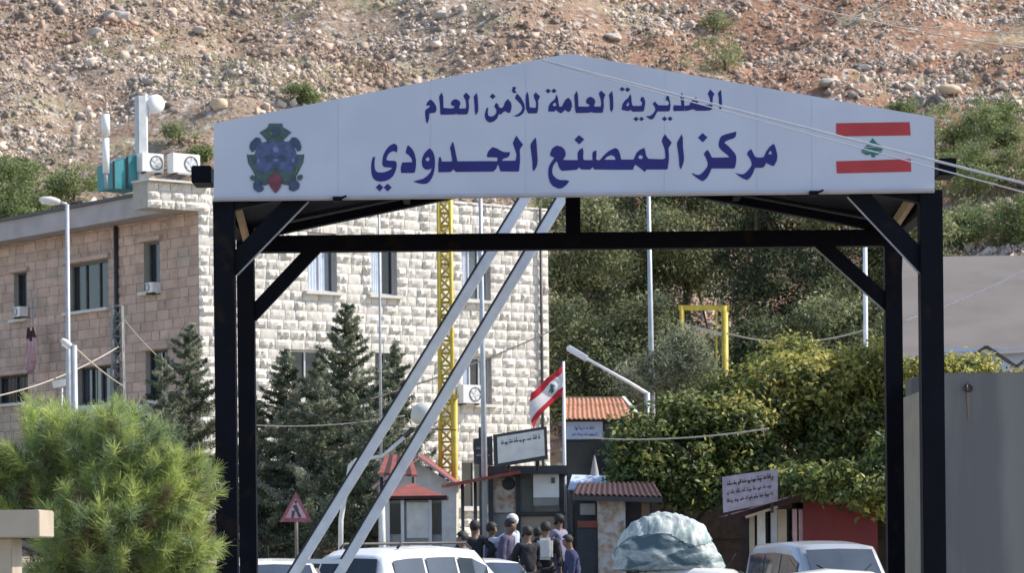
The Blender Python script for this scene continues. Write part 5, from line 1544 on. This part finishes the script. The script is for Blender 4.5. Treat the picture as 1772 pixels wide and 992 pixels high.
def car(label, px, ytop, D, yaw, sec, paint, group='cars waiting at the border post', rails=False, rack=False, name='parked_car', cat='car', dark_rear=True, ri=(2, 3), wi=(5, 6)):
    x = P(px, 900, D).x; zg = g(x, D)
    ztop = max(s[3] for s in sec)
    sc = (P(px, ytop, D).z - zg) / ztop
    sc = min(max(sc, .9), 1.12)
    T = Matrix.Translation((x, D, zg)) @ Matrix.Rotation(yaw, 4, 'Z') @ Matrix.Scale(sc, 4)
    t = thing(name, label, cat, (x, D, zg), group)
    # densify stations
    st = []
    for a, c in zip(sec, sec[1:]):
        for k in range(4):
            f = k / 4; st.append(tuple(a[i] + (c[i] - a[i]) * f for i in range(6)))
    st.append(sec[-1])
    def ring(s):
        x, zb, zm, zt, w, wt = s
        rise = zt - zm
        r = min(.10, rise * .5)
        rt = [(w * .80, zb), (w * .96, zb + .08), (w, zb + (zm - zb) * .5), (w * .985, zm - .03), (w * .955, zm + .005)]
        rt += [(wt + (w * .955 - wt) * .5, zm + rise * .45), (wt, zt - r), (wt * .93, zt - r * .25), (wt * .7, zt), (wt * .35, zt + .012)]
        return [(x, -y, z) for y, z in rt] + [(x, 0, zt + .016)] + [(x, y, z) for y, z in reversed(rt)]
    b = MB(T); rs = [ring(s) for s in st]; n = len(rs[0])
    vs = [p for r in rs for p in r]
    fs = [(i * n + k, i * n + k + 1, (i + 1) * n + k + 1, (i + 1) * n + k) for i in range(len(rs) - 1) for k in range(n - 1)]
    fs += [(i * n, (i + 1) * n, (i + 1) * n + n - 1, i * n + n - 1) for i in range(len(rs) - 1)]
    fs += [tuple(range(n)), tuple(reversed(range((len(rs) - 1) * n, len(rs) * n)))]
    b.add(vs, fs, True)
    b.build('body', M[paint], t)
    def S(x):
        for a, c in zip(sec, sec[1:]):
            if a[0] <= x <= c[0]:
                f = (x - a[0]) / (c[0] - a[0] + 1e-9); return tuple(a[i] + (c[i] - a[i]) * f for i in range(6))
        return sec[-1]
    # side windows
    xr_, xf_ = sec[ri[1]][0] - .12, sec[wi[0]][0] + .22
    nwin = 3 if sec is not SEDAN else 2
    for sd in (-1, 1):
        for k in range(nwin):
            x0 = xr_ + (xf_ - xr_) * k / nwin + .04; x1 = xr_ + (xf_ - xr_) * (k + 1) / nwin - .04
            vs = []
            for xx in (x0, (x0 + x1) / 2, x1):
                s = S(xx); x_, zb, zm, zt, w, wt = s; rise = zt - zm
                for f in (.08, .80):
                    y = w * .955 + (wt - w * .955) * f + .012; z = zm + .005 + rise * f * .95
                    vs.append((xx, sd * y, z))
            b = MB(T); b.add(vs, [(0, 2, 3, 1), (2, 4, 5, 3)]); b.build('side_window', M['glass_blue'], t, fix=False)
        # mirror, lamps, wheels
        s = S(xf_ + .15)
        b = MB(T); b.box((xf_ + .22, sd * (s[4] + .10), s[2] + .07), (.10, .22, .15)); b.build('mirror', M[paint], t, bevel=.02)
        fr = sec[-2]; b = MB(T); b.box((fr[0] + .05, sd * fr[4] * .74, fr[2] - .06), (.16, .32, .16)); b.build('headlight', M['lens'], t, bevel=.03)
        re = sec[1]; b = MB(T); b.box((re[0] - .01, sd * re[4] * .84, re[2] - .10), (.12, .2, .26)); b.build('tail_light', M['lens_red'], t, bevel=.03)
        for xx in (-1.35, 1.38):
            c = Vector((xx, sd * (sec[4][4] - .10), .31))
            b = MB(T); b.lathe(c, (0, sd, 0), [(.19, .11), (.27, .13), (.31, .10), (.315, 0), (.31, -.1), (.19, -.1)], 24); w_ = b.build('wheel', M['rubber'], t)
            b = MB(T); b.lathe(c, (0, sd, 0), [(.0001, .10), (.06, .105), (.12, .08), (.19, .115), (.195, .09)], 16); b.build('rim', M['rim'], w_)
    def screen(nm, i0, i1, m):
        a, c = sec[i0], sec[i1]
        hi, lo = (a, c) if a[3] > c[3] else (c, a)
        vs = []
        sgn = 1 if lo[0] > hi[0] else -1
        for f in (.14, .92):
            x = hi[0] + (lo[0] - hi[0]) * f; zt = hi[3] + (lo[3] - hi[3]) * f; wt = hi[5] + (lo[5] - hi[5]) * f
            for y in (-.84, 0, .84):
                vs.append((x + sgn * .022, y * wt, zt + .03 + (.018 if y == 0 else 0)))
        b = MB(T); b.add(vs, [(0, 1, 4, 3), (1, 2, 5, 4)]); b.build(nm, M[m], t, fix=False)
    screen('windscreen', wi[0], wi[1], 'glass_blue')
    screen('rear_window', ri[0] - 1, ri[0], 'glass_dark') if sec is not SEDAN else screen('rear_window', 2, 3, 'glass_dark')
    for xx in (sec[0][0] + .02, sec[-1][0] - .02):
        b = MB(T); b.box((xx, 0, .50), (.16, 1.66, .20)); b.build('bumper', M[paint], t, bevel=.05)
    for sd in (-1, 1):
        for xx in ((xr_ + xf_) / 2, xf_ + .12):
            vs = []
            s_ = S(xx)
            b = MB(T); b.beam((xx, sd * (s_[4] + .002), s_[1] + .2), (xx, sd * (s_[4] * .975 + .002), s_[2] - .03), .008, .01, (0, 1, 0)); b.build('door_seam', M['grille'], t)
        s_ = S(xr_); s2_ = S(xf_)
        b = MB(T); b.beam((xr_, sd * (s_[4] * .962 + .006), s_[2] + .012), (xf_, sd * (s2_[4] * .962 + .006), s2_[2] + .012), .02, .022); b.build('window_trim', M['frame_dark'], t)
        s_ = S(sec[wi[1]][0] - .06)
        b = MB(T); b.beam((s_[0] + .02, sd * .1, s_[3] + .05), (s_[0] - .30, sd * .52, S(s_[0] - .30)[3] + .06), .02, .015); b.build('wiper', M['rubber'], t)
    s_ = S(sec[ri[1]][0] + .12)
    b = MB(T); b.tube([(s_[0], 0, s_[3] - .01), (s_[0] - .16, 0, s_[3] + .24)], .006, 5); b.build('aerial', M['rubber'], t)
    if rails:
        for sd in (-1, 1):
            b = MB(T); z0 = sec[4][3]
            b.tube([(-1.6, sd * .62, z0 - .03), (-1.5, sd * .62, z0 + .05), (.1, sd * .62, z0 + .05), (.25, sd * .62, z0 - .05)], .022, 8); b.build('roof_rail', M['frame_dark'], t)
    return t, T, sc
_, Tsuv, _ = car('white estate car with dark roof rails behind the silver barrier', 748, 946, 49.5, R(51), SUV, 'car_white', rails=True)
car('white saloon half hidden by the left rear post', 470, 969, 45, R(-82), SEDAN, 'car_white')
car('white saloon with glaring bonnet in front of the crowd', 838, 968, 52, R(-70), SEDAN, 'car_white')
_, Tl, scl = car('white car carrying the wrapped load on its roof', 1160, 981, 43.5, R(172), SEDAN, 'car_white')
car('silver grey van with dusty windscreen beside the right rear post', 1425, 949, 50, R(-78), VAN, 'car_silver')
car('white car low in front of the silver grey van', 1470, 986, 44, R(5), SEDAN, 'car_white')
# wrapped load
def load():
    D = 43.5
    c = P(1157, 980, D); zr = c.z - .04
    t = thing('wrapped_load', 'bulky bundle in crumpled clear and teal plastic on a car roof', 'load', (c.x, D, zr))
    k = D / F
    bm = bmesh.new(); bmesh.ops.create_icosphere(bm, subdivisions=6, radius=1)
    V = np.array([v.co[:] for v in bm.verts]); Fc = np.array([[v.index for v in f.verts] for f in bm.faces]); bm.free()
    # super-ellipsoid dome
    p = np.sign(V) * np.abs(V) ** np.array([.85, .8, .95])
    p[:, 2] = np.where(p[:, 2] < 0, p[:, 2] * .06, p[:, 2])
    tp = 1 - .12 * np.clip(p[:, 2], 0, 1) ** 1.0
    p[:, 0] *= tp; p[:, 1] *= tp
    rid = np.zeros(len(p))
    for fr, am, sd in ((1.2, .05, 1), (2.6, .03, 2), (9, .008, 3)):
        q = p * fr
        nn = np.array([mnoise.noise(Vector((a + sd * 7, b_, c_))) for a, b_, c_ in q])
        rid += am * (1 - 2 * np.abs(nn))
    fold = .012 * np.sin(p[:, 0] * 34 + 5 * p[:, 2] + 4 * np.sin(p[:, 1] * 3)) * np.clip(p[:, 2] * 2 - .6, 0, 1) + .016 * np.sin(p[:, 2] * 22 + 5 * np.sin(p[:, 0] * 4)) * np.clip(1.2 - 2 * p[:, 2], 0, 1)
    p *= (1 + (rid - .03 + fold) * np.where(p[:, 2] > .02, 1, .3))[:, None]
    W = p * np.array([96 * k, .62, 92 * k]) + np.array([c.x, D, zr])
    W[:, 0] += -6 * k * np.clip(p[:, 2], 0, 1)
    np_indexed('bundle', W, Fc, [M['wrap']], parent=t, smooth=True)
    ang = np.arctan2(p[:, 1], p[:, 0])
    lim = .52 + .12 * np.sin(ang * 3 + 1) + .03 * np.sin(ang * 7)
    ok = (p[:, 2] > lim)[Fc].all(1)
    pl = 1.012 + .005 * np.sin(ang * 40 + 3 * np.sin(p[:, 2] * 5))
    W2 = p * pl[:, None] * np.array([96 * k, .62, 92 * k]) + np.array([c.x, D, zr]); W2[:, 0] += -6 * k * np.clip(p[:, 2], 0, 1); W2[:, 2] += .012
    used = np.unique(Fc[ok]); mp = np.zeros(len(p), int); mp[used] = np.arange(len(used))
    np_indexed('cover_sheet', W2[used], mp[Fc[ok]], [M['wrap_top']], parent=t, smooth=True)
    for s in (-.5, .5): MB().tube([(c.x + s, D - .6, zr - .035), (c.x + s, D + .6, zr - .035)], .02, 6).build('roof_bar', M['frame_dark'], t)
load()

# ================================================================== PEOPLE
def skin_mesh(name, verts, edges, m, parent, T, root=0, sub=2):
    me = bpy.data.meshes.new(name + '_cage')
    me.from_pydata([v[0] for v in verts], edges, []); me.update()
    o = bpy.data.objects.new(name + '_cage', me); COL.objects.link(o)
    o.modifiers.new('skin', 'SKIN')
    sv = me.skin_vertices[0].data
    for i, v in enumerate(verts):
        r = v[1]; sv[i].radius = (r, r) if not isinstance(r, tuple) else r
        sv[i].use_root = (i == root)
    ss = o.modifiers.new('sub', 'SUBSURF'); ss.levels = sub; ss.render_levels = sub
    dg = bpy.context.evaluated_depsgraph_get()
    em = bpy.data.meshes.new_from_object(o.evaluated_get(dg))
    bpy.data.objects.remove(o); bpy.data.meshes.remove(me)
    base = wloc(parent)
    em.transform(Matrix.Translation(-base) @ T)
    em.materials.clear(); em.materials.append(M[m]); em.name = name
    if name in ('shirt', 'trousers'):
        sd = len(bpy.data.objects) * 1.37
        co = np.empty(len(em.vertices) * 3); em.vertices.foreach_get('co', co); co = co.reshape(-1, 3)
        em.update(); nr = np.array([v.normal[:] for v in em.vertices])
        dd = np.array([mnoise.noise(Vector((a * 9 + sd, b_ * 9, c_ * 6))) + .5 * mnoise.noise(Vector((a * 21, b_ * 21 + sd, c_ * 13))) for a, b_, c_ in co])
        em.vertices.foreach_set('co', (co + nr * dd[:, None] * .022).ravel()); em.update()
    for p in em.polygons: p.use_smooth = True
    r = bpy.data.objects.new(name, em); COL.objects.link(r); r.parent = parent
    return r
def person(label, px, yhead, D, yaw, shirt, trousers='charcoal', hair='hair', pose='stand', hgt=1.72, seed=0, cap=None, bag=None):
    rg = random.Random(seed)
    x = P(px, 900, D).x; zg = g(x, D)
    hz = P(px, yhead, D).z
    sc = min(max((hz - zg) / 1.74, .9), 1.1)
    zoff = hz - 1.74 * sc
    t = thing('person', label, 'person', (x, D, zg), 'people waiting at the border post')
    T = Matrix.Translation((x, D, zoff)) @ Matrix.Rotation(yaw, 4, 'Z') @ Matrix.Scale(sc, 4)
    # local: +x is the person's front
    lean = {'stand': .02, 'lean': .22, 'bend': .34}.get(pose, .02)
    hipz = .92
    up = Vector((math.sin(lean), 0, math.cos(lean)))
    hip = Vector((0, 0, hipz)); ch = hip + up * .36; nk = hip + up * .56; hd0 = nk + up * .075 + Vector((.015, 0, 0)); hd1 = hd0 + up * .13 + Vector((.01, 0, 0))
    J, E = [], []
    def a(v, r, par=None):
        J.append((tuple(v), r)); k = len(J) - 1
        if par is not None: E.append((par, k))
        return k
    ih = a(hip, (.15, .11)); iw = a(hip + up * .2, (.135, .10), ih); ic = a(ch, (.155, .115), iw); inn = a(nk, .058, ic); i0 = a(hd0, (.080, .092), inn); i1 = a(hd0 + up * .07, (.090, .108), i0); i2 = a(hd1, .075, i1)
    arms = {}
    for s in (-1, 1):
        sh = nk - up * .06 + Vector((0, s * .19, 0))
        sw = rg.uniform(-.12, .22)
        if pose == 'fold': el = sh + Vector((.08, s * .06, -.28)); wr = el + Vector((.20, -s * .22, .05))
        elif pose == 'reach' and s == 1: el = sh + Vector((.20, .05, -.14)); wr = el + Vector((.22, -.04, .05))
        elif pose == 'akimbo': el = sh + Vector((-.06, s * .18, -.24)); wr = hip + Vector((.05, s * .20, .08))
        else: el = sh + Vector((sw * .4, s * .055, -.29)); wr = el + Vector((.05 + sw * .4, s * .01, -.25))
        k1 = a(sh, .062, ic); k2 = a(el, .044, k1); k3 = a(wr, .030, k2)
        dv = (wr - el).normalized(); sd = dv.cross(Vector((1, 0, .1))).normalized()
        pm = wr + dv * .06; k4 = a(pm, (.036, .020), k3)
        for q, Lf in ((-1.5, .060), (-.5, .072), (.5, .068), (1.5, .052)):
            f0 = pm + dv * .035 + sd * q * .019; f1 = f0 + dv * Lf * .55 + Vector((.008, 0, 0)); f2 = f0 + dv * Lf + Vector((.022, 0, 0))
            m0 = a(f0, .0095, k4); m1 = a(f1, .0085, m0); a(f2, .007, m1)
        th = wr + dv * .035 + Vector((.03, 0, 0)) + sd * .02; m0 = a(th, .011, k4); a(th + dv * .045 + Vector((.018, 0, 0)), .009, m0)
        arms[s] = (sh, el, wr)
    legs = {}
    for s in (-1, 1):
        st = rg.uniform(-.10, .12)
        hp = hip + Vector((0, s * .095, -.06)); kn = Vector((st * .5 + .02, s * .11, .50)); an = Vector((st, s * .12, .09))
        l1 = a(hp, .088, ih); l2 = a(kn, .060, l1); l3 = a(an, .042, l2); l4 = a(an + Vector((.10, s * .015, -.045)), (.042, .034), l3); a(an + Vector((.18, s * .02, -.06)), (.034, .024), l4)
        legs[s] = (hp, kn, an)
    # nose, ears (small stubs)
    hc = hd0 + up * .06
    nz = a(hc + Vector((.095, 0, -.005)), .014, i1)
    for s in (-1, 1): a(hc + Vector((-.005, s * .082, .0)), .016, i1)
    skin_mesh('body', J, E, 'skin', t, T, ih)
    # eyes and mouth
    b = MB(T)
    for s in (-1, 1): b.box(hc + Vector((.083, s * .032, .022)), (.012, .024, .011))
    b.box(hc + Vector((.080, 0, -.055)), (.012, .046, .008))
    b.build('face_features', M['hair'], t)
    # hair: cap over the skull, open at the face
    bm = bmesh.new(); bmesh.ops.create_icosphere(bm, subdivisions=3, radius=1)
    vs = [v.co.copy() for v in bm.verts]; fsx = [[v.index for v in f.verts] for f in bm.faces]; bm.free()
    hv = rg.uniform(.92, 1.08)
    pts = [hc + up * .045 + Vector((v.x * .112 - .014, v.y * .100, v.z * .112 * hv - .005)) * (1 + (.10 * mnoise.noise(v * 3 + Vector((seed * 3.1, 0, 0))) if cap is None else 0)) for v in vs]
    fsx = [f for f in fsx if not all(vs[i].x > .25 and vs[i].z < .38 or vs[i].z < -.8 for i in f)]
    b = MB(T); b.add(pts, fsx, True); b.build('hair' if cap is None else 'cap', M[hair if cap is None else cap], t)
    # shirt
    J2, E2 = [], []
    def c(v, r, par=None):
        J2.append((tuple(v), r)); k = len(J2) - 1
        if par is not None: E2.append((par, k))
        return k
    q0 = c(hip + Vector((0, 0, -.08)), (.175, .135)); q1 = c(hip + up * .2, (.16, .128), q0); q2 = c(ch, (.175, .138), q1); q3 = c(nk - up * .035, (.085, .08), q2)
    for s in (-1, 1):
        sh, el, wr = arms[s]
        k1 = c(sh, .078, q2); k2 = c(el, .058, k1); c(el.lerp(wr, .82), .046, k2)
    skin_mesh('shirt', J2, E2, shirt, t, T, q0)
    J2, E2 = [], []
    q0 = c(hip + Vector((0, 0, .0)), (.158, .12))
    for s in (-1, 1):
        hp, kn, an = legs[s]
        k1 = c(hp, .104, q0); k2 = c(kn, .078, k1); c(an + Vector((0, 0, .02)), .064, k2)
    skin_mesh('trousers', J2, E2, trousers, t, T, q0)
    for s in (-1, 1):
        an = legs[s][2]
        b = MB(T); b.tube([an + Vector((-.07, 0, -.05)), an + Vector((.02, 0, -.04)), an + Vector((.12, s * .015, -.055)), an + Vector((.21, s * .02, -.068))], [.04, .052, .048, .024], 10); b.build('shoe', M['leather'], t)
    if bag:
        p = ch + Vector((-.19, 0, -.02)); b = MB(T); b.box(p, (.16, .28, .40)); b.build('patch', M[bag], t, bevel=.05)
    return t
M['cl_lilac'] = mat('lilac_cloth', (.22, .21, .31), .9, .1, 4, .9, 9)
M['cl_blue'] = mat('blue_cloth', (.035, .042, .10), .9, .15, 4, .9, 9)
M['cl_purple'] = mat('purple_cloth', (.075, .065, .12), .9, .15, 4, .9, 9)
M['cl_white'] = mat('white_blue_cloth', (.36, .42, .52), .9, .12, 6)
M['cl_grey'] = mat('grey_cloth', (.27, .28, .32), .9, .15, 6)
M['cl_black'] = mat('black_cloth', (.014, .014, .02), .9, .2, 4, .9, 9)
M['denim'] = mat('denim', (.05, .065, .13), .9, .2, 8)
person('person in a pale grey shirt beside the yellow lattice mast, leftmost of the crowd', 801, 922, 54, R(200), 'cl_grey', 'denim', seed=1)
person('person all in black with hands on hips next to the pale grey shirt', 821, 903, 57, R(80), 'cl_black', 'cl_black', pose='akimbo', seed=2)
person('person in dark blue jacket at the foot of the thin grey pole', 849, 906, 57.5, R(20), 'cl_blue', 'denim', seed=3)
person('person in a purple shirt leaning forward in the crowd', 868, 897, 56, R(-20), 'cl_purple', 'denim', pose='lean', seed=4)
person('person in a pale blue and white shirt with white cap', 888, 892, 57, R(160), 'cl_white', 'cl_black', pose='reach', seed=5, cap='off_white')
person('person in black right of the pale blue shirt, arms folded', 913, 912, 55, R(120), 'cl_black', 'cl_black', pose='fold', seed=6)
person('person in a black top with a white patch on the back', 944, 905, 56, R(85), 'cl_black', 'cl_black', seed=7, bag='off_white')
person('person in a lilac shirt near the kiosk counter', 968, 891, 59, R(150), 'cl_lilac', 'denim', seed=8, pose='fold')
person('person in a dark navy jacket, rightmost of the crowd', 996, 925, 54.5, R(190), 'cl_blue', 'cl_black', seed=9, pose='lean')
person('person in dark clothes half hidden behind the black top with white patch', 930, 915, 58, R(60), 'charcoal', 'cl_black', seed=10)

# ================================================================== CABLES
def cable(label, a, c, r, m, sag=.2, n=24, name='cable'):
    pts = []
    for i in range(n + 1):
        f = i / n; p = a.lerp(c, f); p.z -= sag * 4 * f * (1 - f); pts.append(p)
    b = MB(); b.tube(pts, r, 6)
    o = b.build(name, M[m], None, origin=a)
    tag(o, label, 'cable', 'overhead cables')
cable('upper of two white cables crossing the front of the gate sign', P(936, 103, 32.7), P(936, 103, 32.7).lerp(P(1950, 358, 24), 2.2), .012, 'cable_white', .02)
cable('lower and thinner of two white cables crossing the gate sign', P(950, 108, 32.72), P(950, 108, 32.72).lerp(P(1950, 375, 26), 2.2), .0065, 'cable_white', .03)
cable('dark cable from the building corner past the barrier rails', P(640, 692, 70), P(960, 570, 92), .022, 'cable_dark', .1)
cable('pale cable sweeping up to the lattice pylon at left', P(-60, 695, 74), P(206, 600, 83), .017, 'cable_tan', .25)
cable('cable from the shorter street light to the pylon', P(128, 600, 64), P(212, 668, 82), .017, 'cable_tan', .05)
cable('grey cable in front of the leafy trees and tiled hut', P(1010, 758, 60), P(1330, 742, 52), .014, 'cable_tan', .1)
cable('slack grey cable between the yellow frame and the pale pole', P(1255, 576, 88), P(1500, 570, 84), .022, 'cable_tan', .32)
cable('dark cable low over the firs behind the left rear post', P(420, 690, 70), P(790, 745, 66), .013, 'cable_dark', .15)
cable('thin cable above the dark one over the firs', P(420, 735, 70), P(700, 720, 68), .012, 'cable_tan', .12)
cable('light cable rising across the grey shed roof', P(1560, 558, 58), P(1900, 395, 56), .022, 'cable_white', .15)
cable('faint cable over the hillside at upper right', P(1320, -10, 60), P(1900, 98, 60), .012, 'cable_tan', .15)
cable('second faint cable over the hillside at upper right', P(1440, 28, 62), P(1900, 60, 60), .010, 'cable_tan', .1)
cable('thin cable from the roof corner pylon to the building wall', P(208, 545, 83), P(300, 640, 86), .012, 'cable_tan', .1)
